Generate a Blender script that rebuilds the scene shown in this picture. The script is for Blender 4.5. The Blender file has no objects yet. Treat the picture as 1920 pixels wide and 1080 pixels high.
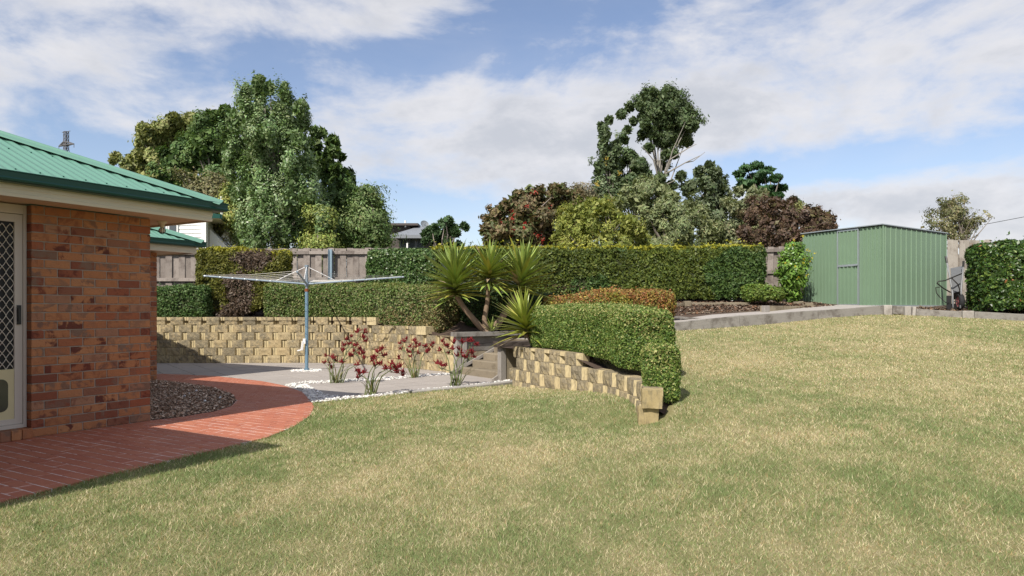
import bpy, bmesh, math, random
import numpy as np
from mathutils import Vector, Matrix
random.seed(7); RNG = np.random.default_rng(11)
S = bpy.context.scene
COL = S.collection
PI = math.pi

# ------------------------------------------------------------------ camera
F, CX, HY, CZ = 1280.0, 960.0, 581.0, 1.23       # focal length and horizon in photo pixels, eye height in metres
cd = bpy.data.cameras.new('camera'); cam = bpy.data.objects.new('camera', cd); COL.objects.link(cam)
cam.location = (0, 0, CZ); cam.rotation_euler = (PI/2, 0, 0)
cd.sensor_width = 36; cd.lens = 24; cd.shift_y = (HY-540)/1920.0
cd.clip_start = 0.05; cd.clip_end = 3000
S.camera = cam

# ------------------------------------------------------------------ sun, sky, exposure
SUN = Vector((-1.07, -2.17, 2.40)).normalized()    # towards the sun
ld = bpy.data.lights.new('sun', 'SUN'); ld.energy = 4.6; ld.angle = math.radians(0.55); ld.color = (1.0, 0.94, 0.85)
sun = bpy.data.objects.new('sun', ld); COL.objects.link(sun)
sun.rotation_euler = SUN.to_track_quat('Z', 'Y').to_euler(); sun.location = (-20, -40, 45)
S.view_settings.view_transform = 'Standard'; S.view_settings.look = 'None'
S.view_settings.exposure = 0.42; S.view_settings.gamma = 1.0; S.view_settings.use_curve_mapping = False
S.cycles.max_bounces = 6; S.cycles.transparent_max_bounces = 8; S.cycles.use_denoising = True; S.cycles.denoising_prefilter = 'NONE'; S.cycles.denoising_input_passes = 'RGB_ALBEDO_NORMAL'
S.cycles.sample_clamp_indirect = 6

W_ = bpy.data.worlds.new('World'); S.world = W_; W_.use_nodes = True
nt = W_.node_tree; nt.nodes.clear()
class NG:                                            # small helper to write node graphs
    def __init__(s, tree): s.t = tree
    def n(s, typ, **kw):
        nd = s.t.nodes.new(typ)
        for k, v in kw.items(): setattr(nd, k, v)
        return nd
    def put(s, sock, val):
        if isinstance(val, bpy.types.NodeSocket): s.t.links.new(val, sock)
        elif val is not None: sock.default_value = val
    def m(s, op, a, b=None, c=None, clamp=False):
        nd = s.n('ShaderNodeMath', operation=op, use_clamp=clamp)
        for i, v in enumerate((a, b, c)):
            if v is not None: s.put(nd.inputs[i], v)
        return nd.outputs[0]
    def vm(s, op, a, b=None):
        nd = s.n('ShaderNodeVectorMath', operation=op); s.put(nd.inputs[0], a)
        if b is not None: s.put(nd.inputs[1], b)
        return nd.outputs[0]
    def noise(s, vec, scale, detail=4, rough=.55, dist=0, w=None):
        nd = s.n('ShaderNodeTexNoise'); s.put(nd.inputs['Vector'], vec)
        nd.inputs['Scale'].default_value = scale; nd.inputs['Detail'].default_value = detail
        nd.inputs['Roughness'].default_value = rough; nd.inputs['Distortion'].default_value = dist
        return nd.outputs['Fac']
    def step(s, x, lo, hi):
        nd = s.n('ShaderNodeMapRange', interpolation_type='SMOOTHSTEP'); s.put(nd.inputs[0], x)
        s.put(nd.inputs[1], lo); s.put(nd.inputs[2], hi); return nd.outputs[0]
    def mix(s, f, a, b, mode='MIX'):
        nd = s.n('ShaderNodeMix', data_type='RGBA', blend_type=mode, clamp_factor=True)
        def c4(v): return tuple(v)+(1,) if isinstance(v, tuple) and len(v) == 3 else v
        s.put(nd.inputs['Factor'], f); s.put(nd.inputs[6], c4(a)); s.put(nd.inputs[7], c4(b)); return nd.outputs[2]
    def map(s, vec, scale=(1,1,1), loc=(0,0,0)):
        nd = s.n('ShaderNodeMapping'); s.put(nd.inputs['Vector'], vec)
        nd.inputs['Scale'].default_value = scale; nd.inputs['Location'].default_value = loc; return nd.outputs[0]
g = NG(nt)
sky = g.n('ShaderNodeTexSky', sky_type='NISHITA', sun_disc=False)
sky.sun_elevation = math.asin(SUN.z); sky.sun_rotation = math.atan2(SUN.x, SUN.y)
sky.air_density = 1.0; sky.dust_density = 1.0; sky.ozone_density = 1.6
tc = g.n('ShaderNodeTexCoord').outputs['Generated']
dirn = g.vm('NORMALIZE', tc)
sp = g.n('ShaderNodeSeparateXYZ'); g.put(sp.inputs[0], dirn)
az = g.m('ARCTAN2', sp.outputs[0], sp.outputs[1]); el = g.m('ARCSINE', sp.outputs[2])
cv = g.map(dirn, (1.0, 1.0, 2.1))
n1 = g.noise(cv, 4.2, 8, .58, .35)
n2 = g.noise(g.map(dirn, (1, 1, 2.2), (3.1, 1.7, .4)), 12, 7, .6, .2)
dens = g.m('ADD', g.m('MULTIPLY', g.m('SUBTRACT', n1, .5), 2.5), g.m('MULTIPLY', g.m('SUBTRACT', n2, .5), 1.1))
def ae(x, y):
    a = math.atan((x-CX)/F); return a, math.atan((HY-y)/F*math.cos(a))
# where the day's cloud banks stand: (x, y, half width, half height, amount) measured off the photograph
for (x, y, sx, sy, am) in [(1560, 120, 520, 130, .50), (960, 290, 380, 85, .52), (150, 200, 330, 150, .20), (660, 40, 170, 50, .45), (1700, 385, 210, 45, .62),
                           (830, 95, 260, 55, -.62), (300, 70, 170, 40, -.05), (430, 190, 140, 70, -.30), (1600, 305, 380, 34, -.66), (820, 370, 160, 40, -.35),
                           (1120, 70, 130, 80, -.15), (1380, 420, 260, 40, -.3), (420, 20, 400, 24, .3), (100, 30, 200, 60, .12), (760, 420, 300, 40, -.25)]:
    a0, e0 = ae(x, y); wa = sx/F; we = sy/F
    u_ = g.m('DIVIDE', g.m('SUBTRACT', az, a0), wa); v_ = g.m('DIVIDE', g.m('SUBTRACT', el, e0), we)
    q = g.m('ADD', g.m('MULTIPLY', u_, u_), g.m('MULTIPLY', v_, v_))
    dens = g.m('ADD', dens, g.m('MULTIPLY', g.m('POWER', 2.718, g.m('MULTIPLY', q, -1.0)), am))
dens = g.m('ADD', dens, .07)
cov = g.m('MAXIMUM', g.step(dens, -.32, .55), g.m('ADD', .02, g.m('MULTIPLY', g.step(n1, .3, .75), .16)))
thick = g.step(g.m('ADD', dens, g.m('MULTIPLY', g.m('SUBTRACT', g.noise(g.map(dirn, (1, 1, 2.0), (5, 2, 1)), 9.0, 6, .6, .3), .5), 1.6)), .1, 1.1)
ccol = g.mix(thick, (5.25, 5.2, 5.35), (3.8, 3.92, 4.25))
skyc = g.mix(1.0, sky.outputs[0], (1.04, .96, .97), 'MULTIPLY')
fin = g.mix(g.m('MULTIPLY', cov, .93), skyc, ccol)
bg = g.n('ShaderNodeBackground'); g.put(bg.inputs[0], fin); bg.inputs[1].default_value = 0.12
wo = g.n('ShaderNodeOutputWorld'); nt.links.new(bg.outputs[0], wo.inputs[0])

# ------------------------------------------------------------------ geometry helpers
def Wp(px, py, Y): return np.array([(px-CX)/F*Y, Y, CZ+(HY-py)/F*Y])
def G(px, py, z=0.0):
    Y = F*(CZ-z)/(py-HY); return np.array([(px-CX)/F*Y, Y, z])
def tag(o, label=None, cat=None, group=None, kind=None):
    if label: o['label'] = label
    if cat: o['category'] = cat
    if group: o['group'] = group
    if kind: o['kind'] = kind
    return o
def empty(name, loc, label=None, cat=None, group=None):
    o = bpy.data.objects.new(name, None); COL.objects.link(o); o.location = loc; o.empty_display_size = .2
    return tag(o, label, cat, group)
class MB:
    def __init__(s): s.v = []; s.f = []; s.mi = []
    def add(s, vs, fs, mi=0):
        k = len(s.v); s.v += [tuple(map(float, p)) for p in vs]; s.f += [tuple(i+k for i in f) for f in fs]; s.mi += [mi]*len(fs)
    def box(s, c, sz, rz=0.0, mi=0, axes=None):
        c = Vector(c); hx, hy, hz = sz[0]/2, sz[1]/2, sz[2]/2
        if axes is None: ax = (Vector((math.cos(rz), math.sin(rz), 0)), Vector((-math.sin(rz), math.cos(rz), 0)), Vector((0, 0, 1)))
        else: ax = [Vector(a).normalized() for a in axes]
        vs = [c+ax[0]*sx*hx+ax[1]*sy*hy+ax[2]*sz_*hz for sz_ in (-1, 1) for sy in (-1, 1) for sx in (-1, 1)]
        s.add(vs, [(0, 2, 3, 1), (4, 5, 7, 6), (0, 1, 5, 4), (2, 6, 7, 3), (0, 4, 6, 2), (1, 3, 7, 5)], mi)
    def bar(s, p, q, w, h=None, mi=0):
        p, q = Vector(p), Vector(q); d = (q-p); L = d.length; d.normalize()
        sd = d.cross(Vector((0, 0, 1)))
        if sd.length < 1e-4: sd = Vector((1, 0, 0))
        sd.normalize(); up = sd.cross(d)
        s.box((p+q)/2, (L, w, h or w), mi=mi, axes=(d, sd, up))
    def tube(s, pts, rad, n=8, mi=0, cap=True):
        pts = [Vector(p) for p in pts]; m = len(pts)
        if not hasattr(rad, '__len__'): rad = [rad]*m
        vs = []; ref = None
        for i, p in enumerate(pts):
            d = (pts[min(i+1, m-1)]-pts[max(i-1, 0)]).normalized()
            if ref is None: ref = d.orthogonal().normalized()
            ref = (ref-d*ref.dot(d)).normalized(); b = d.cross(ref)
            vs += [p+(ref*math.cos(2*PI*k/n)+b*math.sin(2*PI*k/n))*rad[i] for k in range(n)]
        fs = [(i*n+k, i*n+(k+1) % n, (i+1)*n+(k+1) % n, (i+1)*n+k) for i in range(m-1) for k in range(n)]
        if cap: fs += [tuple(range(n-1, -1, -1)), tuple((m-1)*n+k for k in range(n))]
        s.add(vs, fs, mi)
    def prism(s, poly, z0, z1, mi=0, mside=None):
        n = len(poly)
        ar = sum(poly[i][0]*poly[(i+1) % n][1]-poly[(i+1) % n][0]*poly[i][1] for i in range(n))
        if ar < 0: poly = poly[::-1]
        vs = [(p[0], p[1], z0) for p in poly]+[(p[0], p[1], z1) for p in poly]
        s.add(vs, [tuple(range(n-1, -1, -1)), tuple(range(n, 2*n))], mi)
        s.add(vs, [(i, (i+1) % n, n+(i+1) % n, n+i) for i in range(n)], mi if mside is None else mside)
    def sweep(s, prof, path, mi=0, cap=True):          # prof: [(o,z)], path: [(pt3, dir3)] with dir the mitred outward direction
        n = len(prof); vs = []
        for p, d in path: vs += [Vector(p)+Vector(d)*o+Vector((0, 0, z)) for o, z in prof]
        fs = [(i*n+k, i*n+(k+1) % n, (i+1)*n+(k+1) % n, (i+1)*n+k) for i in range(len(path)-1) for k in range(n)]
        if cap: fs += [tuple(range(n-1, -1, -1)), tuple((len(path)-1)*n+k for k in range(n))]
        s.add(vs, fs, mi)
    def mesh(s, name, mats, org=(0, 0, 0), smooth=False, fix=True):
        me = bpy.data.meshes.new(name)
        me.from_pydata([(x-org[0], y-org[1], z-org[2]) for x, y, z in s.v], [], s.f)
        for m in (mats if isinstance(mats, (list, tuple)) else [mats]): me.materials.append(m)
        if any(s.mi): me.polygons.foreach_set('material_index', s.mi)
        if fix:
            bm = bmesh.new(); bm.from_mesh(me); bmesh.ops.recalc_face_normals(bm, faces=bm.faces); bm.to_mesh(me); bm.free()
        if smooth: me.polygons.foreach_set('use_smooth', [True]*len(me.polygons))
        me.update(); return me
    def obj(s, name, mats, parent=None, org=None, smooth=False, fix=True):
        if org is None: org = tuple(parent.location) if parent is not None and parent.parent is None else ((0, 0, 0) if parent is None else tuple(parent.parent.location))
        o = bpy.data.objects.new(name, s.mesh(name, mats, org, smooth, fix)); COL.objects.link(o)
        if parent is not None: o.parent = parent
        else: o.location = org
        return o
def np_mesh(name, v, nper, mat, parent=None, org=(0, 0, 0), col=None):   # v: (N*nper,3) separate polygons, nper corners each
    v = np.asarray(v, dtype=np.float32)-np.array(org, dtype=np.float32)
    N = len(v)//nper; me = bpy.data.meshes.new(name)
    me.vertices.add(len(v)); me.vertices.foreach_set('co', v.ravel())
    me.loops.add(len(v)); me.loops.foreach_set('vertex_index', np.arange(len(v), dtype=np.int32))
    me.polygons.add(N); me.polygons.foreach_set('loop_start', np.arange(0, len(v), nper, dtype=np.int32))
    if col is not None:
        at = me.attributes.new('col', 'FLOAT_COLOR', 'FACE')
        c4 = np.ones((N, 4), dtype=np.float32); c4[:, :3] = np.clip(col, 0, 1); at.data.foreach_set('color', c4.ravel())
    me.materials.append(mat); me.update(calc_edges=True)
    o = bpy.data.objects.new(name, me); COL.objects.link(o)
    if parent is not None: o.parent = parent
    else: o.location = org
    return o
def clone(o, parent=None, name=None):
    c = o.copy(); COL.objects.link(c)
    if parent is not None: c.parent = parent
    return c
# lattice noise
_T = RNG.random(4096).astype(np.float32)
def vnoise(p, sc=1.0, seed=0):
    p = np.asarray(p, dtype=np.float64)*sc
    if p.shape[1] == 2: p = np.c_[p, np.zeros(len(p))]
    i = np.floor(p).astype(np.int64); f = p-i; f = f*f*(3-2*f); r = 0
    for dx in (0, 1):
        for dy in (0, 1):
            for dz in (0, 1):
                h = ((i[:, 0]+dx)*73856093 ^ (i[:, 1]+dy)*19349663 ^ (i[:, 2]+dz)*83492791 ^ (seed*2654435)) & 4095
                r = r+_T[h]*np.abs(1-dx-f[:, 0])*np.abs(1-dy-f[:, 1])*np.abs(1-dz-f[:, 2])
    return r
def fbm(p, sc, seed=0, o=3): return sum(vnoise(p, sc*2**k, seed+k)*.5**k for k in range(o))/sum(.5**k for k in range(o))
def sstep(x, a, b):
    t = np.clip((x-a)/(b-a), 0, 1); return t*t*(3-2*t)
def in_poly(X, Y, poly):
    r = np.zeros(X.shape, bool); n = len(poly)
    for i in range(n):
        x0, y0 = poly[i][:2]; x1, y1 = poly[(i+1) % n][:2]
        if y0 == y1: continue
        c = ((y0 > Y) != (y1 > Y)) & (X < (x1-x0)*(Y-y0)/(y1-y0)+x0); r ^= c
    return r
def clip_convex(sub, clip):                           # Sutherland-Hodgman, clip is convex CCW
    out = list(sub)
    for i in range(len(clip)):
        a = clip[i]; b = clip[(i+1) % len(clip)]; inp = out; out = []
        if not inp: return []
        sd = lambda p: (b[0]-a[0])*(p[1]-a[1])-(b[1]-a[1])*(p[0]-a[0])
        for k in range(len(inp)):
            p, q = inp[k-1], inp[k]; sp_, sq = sd(p), sd(q)
            if (sp_ >= 0) != (sq >= 0):
                t = sp_/(sp_-sq); out.append((p[0]+t*(q[0]-p[0]), p[1]+t*(q[1]-p[1])))
            if sq >= 0: out.append(q)
    return out
def area(p): return .5*sum(p[i-1][0]*p[i][1]-p[i][0]*p[i-1][1] for i in range(len(p)))

# ------------------------------------------------------------------ materials
def new_mat(name):
    m = bpy.data.materials.new(name); m.use_nodes = True; t = m.node_tree; t.nodes.clear(); return m, NG(t)
def finish(gm, col, rough=.8, bump=None, bstr=.3, bdist=.01, metal=0.0, spec=.3, normal_extra=None, coat=0):
    b = gm.n('ShaderNodeBsdfPrincipled'); c = tuple(col)+(1,) if isinstance(col, tuple) and len(col) == 3 else col
    gm.put(b.inputs['Base Color'], c); gm.put(b.inputs['Roughness'], rough); gm.put(b.inputs['Metallic'], metal)
    b.inputs['Specular IOR Level'].default_value = spec
    if bump is not None:
        bn = gm.n('ShaderNodeBump'); bn.inputs['Strength'].default_value = bstr; bn.inputs['Distance'].default_value = bdist
        gm.put(bn.inputs['Height'], bump); gm.put(b.inputs['Normal'], bn.outputs[0])
    o = gm.n('ShaderNodeOutputMaterial'); gm.t.links.new(b.outputs[0], o.inputs[0]); return b
def pos(gm): return gm.n('ShaderNodeNewGeometry').outputs['Position']
def ocoord(gm): return gm.n('ShaderNodeTexCoord').outputs['Object']
def orand(gm): return gm.n('ShaderNodeObjectInfo').outputs['Random']
def ramp(gm, fac, stops, interp='LINEAR'):
    r = gm.n('ShaderNodeValToRGB'); r.color_ramp.interpolation = interp; e = r.color_ramp.elements
    e[0].position, e[0].color = stops[0][0], tuple(stops[0][1])+(1,); e[1].position, e[1].color = stops[-1][0], tuple(stops[-1][1])+(1,)
    for p, c in stops[1:-1]: x = e.new(p); x.color = tuple(c)+(1,)
    gm.put(r.inputs[0], fac); return r.outputs[0]
def shifted(gm):                                       # object coordinates shifted by a random amount per object
    cb = gm.n('ShaderNodeCombineXYZ'); r = orand(gm)
    gm.put(cb.inputs[0], gm.m('MULTIPLY', r, 37.0)); gm.put(cb.inputs[1], gm.m('MULTIPLY', r, 91.0)); gm.put(cb.inputs[2], gm.m('MULTIPLY', r, 53.0))
    return gm.vm('ADD', ocoord(gm), cb.outputs[0])
def plain(name, col, rough=.6, var=.12, sc=6, metal=0, spec=.3, bump=0.0, bsc=60):
    m, q = new_mat(name); p = pos(q); nz = q.noise(p, sc, 5, .6)
    c = q.mix(nz, tuple(x*(1-var) for x in col), tuple(min(1, x*(1+var)) for x in col))
    finish(q, c, rough, q.noise(p, bsc, 3) if bump else None, bump, .004, metal, spec); return m

def mat_brick(island=False):
    m, q = new_mat('fired_brick'); s = shifted(q); r = orand(q)
    if island:
        r = q.n('ShaderNodeNewGeometry').outputs['Random Per Island']; cb = q.n('ShaderNodeCombineXYZ')
        for k in range(3): q.put(cb.inputs[k], q.m('MULTIPLY', r, 40.0+17*k))
        s = q.vm('ADD', ocoord(q), cb.outputs[0])
    base = ramp(q, r, [(0, (.42, .175, .078)), (.28, (.50, .235, .11)), (.5, (.43, .18, .082)), (.66, (.33, .105, .055)), (.82, (.21, .07, .045)), (1, (.43, .235, .14))])
    blot = q.step(q.noise(s, 8.5, 4, .6, .7), .47, .62)
    dark = ramp(q, q.m('FRACT', q.m('MULTIPLY', r, 7.31)), [(0, (.10, .035, .03)), (.35, (.16, .04, .028)), (.6, (.22, .15, .11)), (1, (.20, .12, .085))])
    amt = q.m('MULTIPLY', blot, q.m('ADD', .15, q.m('MULTIPLY', q.m('FRACT', q.m('MULTIPLY', r, 13.7)), 1.1)))
    c = q.mix(q.m('MULTIPLY', amt, 1.0, clamp=True), base, dark)
    fine = q.noise(s, 60, 4, .6); c = q.mix(q.m('MULTIPLY', fine, .45), c, (.17, .075, .04))
    finish(q, c, .9, q.m('ADD', q.noise(q.map(s, (1, 1, 2.2)), 22, 4, .65, 1.0), q.m('MULTIPLY', fine, .5)), .9, .006, spec=.15); return m
M = {}
M['brick'] = mat_brick(); M['brick_joined'] = mat_brick(True)
M['mortar'] = plain('mortar', (.30, .255, .21), .95, .15, 20, bump=.5)
def mat_paver_red():
    m, q = new_mat('red_path_paint'); p = pos(q); r = orand(q)
    c = q.mix(q.noise(p, 2.2, 5, .6), (.375, .128, .074), (.455, .178, .104)); c = q.mix(q.m('MULTIPLY', r, .35), c, (.29, .075, .05))
    c = q.mix(q.step(q.noise(p, 5, 6, .7, .5), .56, .8), c, (.50, .22, .165))
    c = q.mix(q.step(q.noise(q.map(p, (1, 1, 1), (7, 3, 1)), 3.4, 5, .65), .6, .78), c, (.42, .10, .03))
    finish(q, c, .62, q.noise(p, 160, 4), .25, .003, spec=.3); return m
M['path_red'] = mat_paver_red()
def mat_pjoint():
    m, q = new_mat('path_joint'); p = pos(q)
    c = q.mix(q.step(q.noise(p, 7, 3, .6), .36, .5), (.36, .12, .08), (.66, .55, .50))
    finish(q, c, .8, q.noise(p, 120, 3), .3, .003); return m
M['path_joint'] = mat_pjoint()
def mat_concrete(name, a, b, sp_=(.2, .19, .18), spt=.66, sc=3, r=.85):
    m, q = new_mat(name); p = pos(q); rr = orand(q)
    c = q.mix(q.noise(p, sc, 6, .65), a, b); c = q.mix(q.m('MULTIPLY', rr, .3), c, tuple(x*.8 for x in a))
    c = q.mix(q.step(q.noise(p, 14, 5, .7), spt, spt+.12), c, sp_)
    finish(q, c, r, q.noise(p, 90, 5, .7), .4, .004, spec=.2); return m
M['paver'] = mat_concrete('grey_concrete_paver', (.30, .27, .245), (.39, .355, .32))
M['kerb'] = mat_concrete('weathered_kerb', (.28, .265, .24), (.38, .36, .33))
M['paver_joint'] = plain('paver_joint_sand', (.15, .13, .11), .95, .3, 20)
def mat_block_rough():
    m, q = new_mat('split_sandstone_block'); p = pos(q); s = shifted(q); r = orand(q)
    c = q.mix(q.noise(s, 9, 5, .65), (.31, .25, .145), (.41, .335, .205)); c = q.mix(q.m('MULTIPLY', r, .4), c, (.42, .31, .16))
    dirt = q.m('ADD', q.noise(s, 14, 6, .72, .4), q.m('MULTIPLY', q.m('SUBTRACT', q.noise(p, 1.2, 3), .5), .9))
    c = q.mix(q.m('MULTIPLY', q.step(dirt, .36, .62), .85), c, (.16, .14, .10))
    finish(q, c, .95, q.noise(s, 28, 5, .7), .8, .02, spec=.1); return m
M['block_rough'] = mat_block_rough()
def mat_block_smooth():
    m, q = new_mat('smooth_sandstone_block'); s = shifted(q)
    c = q.mix(q.noise(s, 10, 4, .6), (.43, .35, .195), (.53, .445, .27)); st = q.noise(q.map(s, (4, 4, .6)), 12, 4, .7)
    c = q.mix(q.m('MULTIPLY', q.step(st, .45, .68), .75), c, (.20, .165, .105))
    finish(q, c, .9, q.noise(s, 60, 4), .3, .005, spec=.12); return m
M['block_smooth'] = mat_block_smooth()
def mat_lichen():                                      # older blocks of the curved wall: greyer, grown over
    m, q = new_mat('lichened_sandstone_block'); s = shifted(q); p = pos(q)
    c = q.mix(q.noise(s, 8, 5, .65), (.31, .25, .145), (.40, .33, .20))
    dirt = q.m('ADD', q.noise(s, 12, 6, .74, .5), q.m('MULTIPLY', q.m('SUBTRACT', q.noise(p, 2.2, 3), .5), .7))
    c = q.mix(q.m('MULTIPLY', q.step(dirt, .34, .60), .85), c, (.19, .165, .12))
    finish(q, c, .95, q.noise(s, 30, 6, .75), .9, .02, spec=.1); return m
M['block_old'] = mat_lichen()
def mat_end():
    m, q = new_mat('stained_end_block'); s = shifted(q)
    c = q.mix(q.noise(s, 9, 5, .6), (.28, .215, .10), (.38, .31, .175)); st = q.noise(q.map(s, (3, 3, .8)), 9, 5, .7)
    c = q.mix(q.m('MULTIPLY', q.step(st, .45, .68), .7), c, (.16, .14, .09)); finish(q, c, .92, q.noise(s, 45, 5, .7), .6, .008, spec=.1); return m
M['block_end'] = mat_end()
def mat_wood(name, a, b, dark, sc=9, axis=2):
    m, q = new_mat(name); s = shifted(q); r = orand(q)
    k = [7, 7, 7]; k[axis] = .45
    gr = q.noise(q.map(s, tuple(k)), sc, 6, .7, .6)
    c = q.mix(gr, a, b); c = q.mix(q.m('MULTIPLY', r, .75), c, tuple(x*.66 for x in a))
    c = q.mix(q.m('MULTIPLY', q.step(q.noise(q.map(s, tuple(x*2.4 for x in k)), sc, 4, .7), .58, .74), .75), c, dark)
    c = q.mix(q.m('MULTIPLY', q.step(q.noise(s, 3.0, 6, .72), .45, .66), .75), c, dark)
    finish(q, c, .9, gr, .5, .006, spec=.15); return m
M['paling'] = mat_wood('weathered_paling', (.25, .215, .19), (.40, .355, .315), (.10, .08, .07))
M['paling_new'] = mat_wood('pale_paling', (.33, .30, .255), (.46, .425, .37), (.17, .145, .12))
M['sleeper'] = mat_wood('grey_sleeper', (.19, .178, .16), (.31, .292, .265), (.085, .072, .06), 7, 0)
M['sleeper_tan'] = mat_wood('tan_sleeper', (.22, .185, .13), (.31, .265, .19), (.095, .075, .05), 7, 0)
M['post_wood'] = mat_wood('grey_post', (.30, .275, .245), (.42, .395, .36), (.16, .14, .12), 7, 2)
M['log'] = mat_wood('dark_cracked_log', (.075, .06, .05), (.14, .115, .095), (.02, .015, .012), 8, 0)
M['step'] = mat_wood('step_timber', (.21, .175, .125), (.31, .265, .195), (.10, .08, .055), 6, 0)
M['cream'] = plain('cream_paint', (.60, .545, .42), .5, .05, 3, spec=.35)
M['cream_kick'] = plain('yellowed_cream', (.60, .53, .31), .5, .06, 3)
M['soffit'] = plain('soffit_board', (.58, .43, .30), .7, .04, 2)
M['doorframe'] = plain('door_frame_paint', (.56, .50, .43), .45, .05, 3)
M['grille'] = plain('grille_cream', (.68, .62, .52), .45, .05, 5)
M['black'] = plain('black_plastic', (.012, .012, .013), .35, .1, 5, spec=.4)
M['screen'] = plain('dark_screen', (.010, .010, .011), .5, .1, 5)
m_, q_ = new_mat('pet_door_glass'); finish(q_, q_.mix(q_.noise(pos(q_), 8, 4), (.05, .05, .04), (.09, .09, .07)), .12, spec=.5); M['glass'] = m_
def mat_roof(name, a, rough=.45):
    m, q = new_mat(name); p = pos(q)
    c = q.mix(q.noise(p, 1.5, 5, .6), tuple(x*.92 for x in a), tuple(x*1.08 for x in a))
    c = q.mix(q.m('MULTIPLY', q.step(q.noise(q.map(p, (1, 1, .3)), 6, 5, .7), .58, .8), .25), c, tuple(x*.7+.05 for x in a))
    finish(q, c, rough, spec=.35); return m
M['roof'] = mat_roof('green_roof_steel', (.112, .245, .185))
M['hip'] = mat_roof('green_hip_steel', (.12, .255, .193))
M['gutter'] = mat_roof('dark_green_gutter', (.008, .060, .046), .3)
M['shed'] = mat_roof('sage_shed_steel', (.150, .225, .150), .42)
M['shed_trim'] = plain('zinc_trim', (.36, .40, .42), .4, .1, 10, metal=.5)
M['galv'] = plain('galvanised_steel', (.22, .275, .32), .5, .2, 12, metal=.3)
M['galv_pale'] = plain('pale_steel_tube', (.20, .205, .21), .5, .15, 12)
M['post_blue'] = plain('blue_grey_post', (.22, .30, .36), .5, .22, 9, metal=.3)
M['hoist_pole'] = plain('hoist_blue_pole', (.16, .26, .34), .5, .3, 14, metal=.3)
M['rust'] = plain('rust', (.22, .07, .03), .9, .4, 30)
M['white'] = plain('white_paint', (.78, .78, .77), .5, .04, 3)
M['boards'] = plain('white_weatherboard', (.80, .80, .78), .6, .04, 2)
M['cord'] = plain('pale_cord', (.62, .60, .55), .7, .1, 9)
M['pebble'] = plain('white_pebble', (.78, .77, .74), .7, .12, 30)
M['soil'] = plain('dark_soil', (.075, .052, .038), .95, .4, 8, bump=.7, bsc=40)
M['bark'] = plain('tree_bark', (.22, .19, .16), .9, .3, 9, bump=.6, bsc=30)
M['bark_pale'] = plain('pale_bark', (.27, .25, .22), .85, .25, 6, bump=.4, bsc=30)
M['hedge_core'] = plain('dark_hedge_core', (.034, .042, .016), .95, .4, 12)
M['rubber'] = plain('tyre_rubber', (.02, .02, .021), .8, .2, 12)
M['rimred'] = plain('faded_red_rim', (.30, .10, .11), .6, .2, 9)
M['tray'] = plain('grey_plastic_tray', (.12, .125, .13), .6, .15, 6)
M['blackbar'] = plain('rusty_black_tube', (.025, .022, .020), .5, .3, 12)
M['greyroof'] = plain('grey_roof_steel', (.20, .215, .235), .5, .05, 3)
M['darkwall'] = plain('dark_brown_wall', (.085, .072, .066), .8, .1, 3)
M['winglass'] = plain('window_glass', (.07, .08, .09), .15, .2, 2, spec=.5)
M['dish'] = plain('dish_grey', (.17, .19, .21), .5, .05, 3)
M['pylon'] = plain('pylon_steel', (.11, .11, .12), .7, .1, 1)
M['gravel'] = mat_concrete('grey_gravel', (.30, .275, .25), (.40, .37, .34), (.17, .16, .15), .58, 9)
def mat_col(name, rough=.5, spec=.3, trans=.25, coat=0):
    m, q = new_mat(name); a = q.n('ShaderNodeAttribute', attribute_name='col').outputs['Color']
    b = q.n('ShaderNodeBsdfPrincipled'); q.put(b.inputs['Base Color'], a); b.inputs['Roughness'].default_value = rough
    b.inputs['Specular IOR Level'].default_value = spec
    o = q.n('ShaderNodeOutputMaterial')
    if trans:
        t = q.n('ShaderNodeBsdfTranslucent'); q.put(t.inputs[0], q.mix(1.0, a, (1.1, 1.15, .55), 'MULTIPLY'))
        mx = q.n('ShaderNodeMixShader'); mx.inputs[0].default_value = trans
        q.t.links.new(b.outputs[0], mx.inputs[1]); q.t.links.new(t.outputs[0], mx.inputs[2]); q.t.links.new(mx.outputs[0], o.inputs[0])
    else: q.t.links.new(b.outputs[0], o.inputs[0])
    return m
M['leaf'] = mat_col('leaf', .55, .3, .25)
M['leaf_gloss'] = mat_col('glossy_leaf', .36, .42, .18)
M['grass'] = mat_col('grass_blade', .75, .12, .3)
M['chip'] = mat_col('bark_chip', .9, .15, 0)
M['stone'] = mat_col('pebble_stone', .7, .25, 0)
# ------------------------------------------------------------------ plan of the garden (metres, z = 0 on the red path)
path_out_px = [(0, 941), (83, 920), (213, 888), (277, 873), (367, 852), (450, 832), (500, 820), (550, 800), (580, 780), (589, 763), (585, 755), (567, 735), (533, 723), (493, 715), (450, 710), (400, 705), (350, 702.6), (297, 701)]
path_in_px = [(287, 712), (333, 717), (400, 727), (433, 738), (444, 750), (433, 762), (400, 772), (333, 783), (283, 788.2)]
U = np.array([.504, .864]); OUT = np.array([.864, -.504]); A0 = np.array([-4.02, 7.59])
def H(a, b, z=0.0): p = A0+a*U+b*OUT; return (p[0], p[1], z)
po = [tuple(G(*p)[:2]) for p in path_out_px]; pi_ = [tuple(G(*p)[:2]) for p in path_in_px]
path_poly = [(-5.2, 1.6), (-4.42, 2.6)]+po+[(-8.2, 13.0), (-8.0, 12.5)]+pi_+[H(-1.19, 0)[:2], H(-3.26, 0)[:2], H(-3.26, 1.0)[:2]]
patio_edge = [tuple(G(*p)[:2]) for p in [(585, 755), (600, 753.5), (660, 747.5), (720, 742), (800, 735), (880, 727), (958, 718.5)]]
P1 = np.array([-1.066, 13.12]); P2 = np.array([-.224, 11.93]); RR = np.array([.817, .578]); QQ = np.array([.578, -.817])
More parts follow.
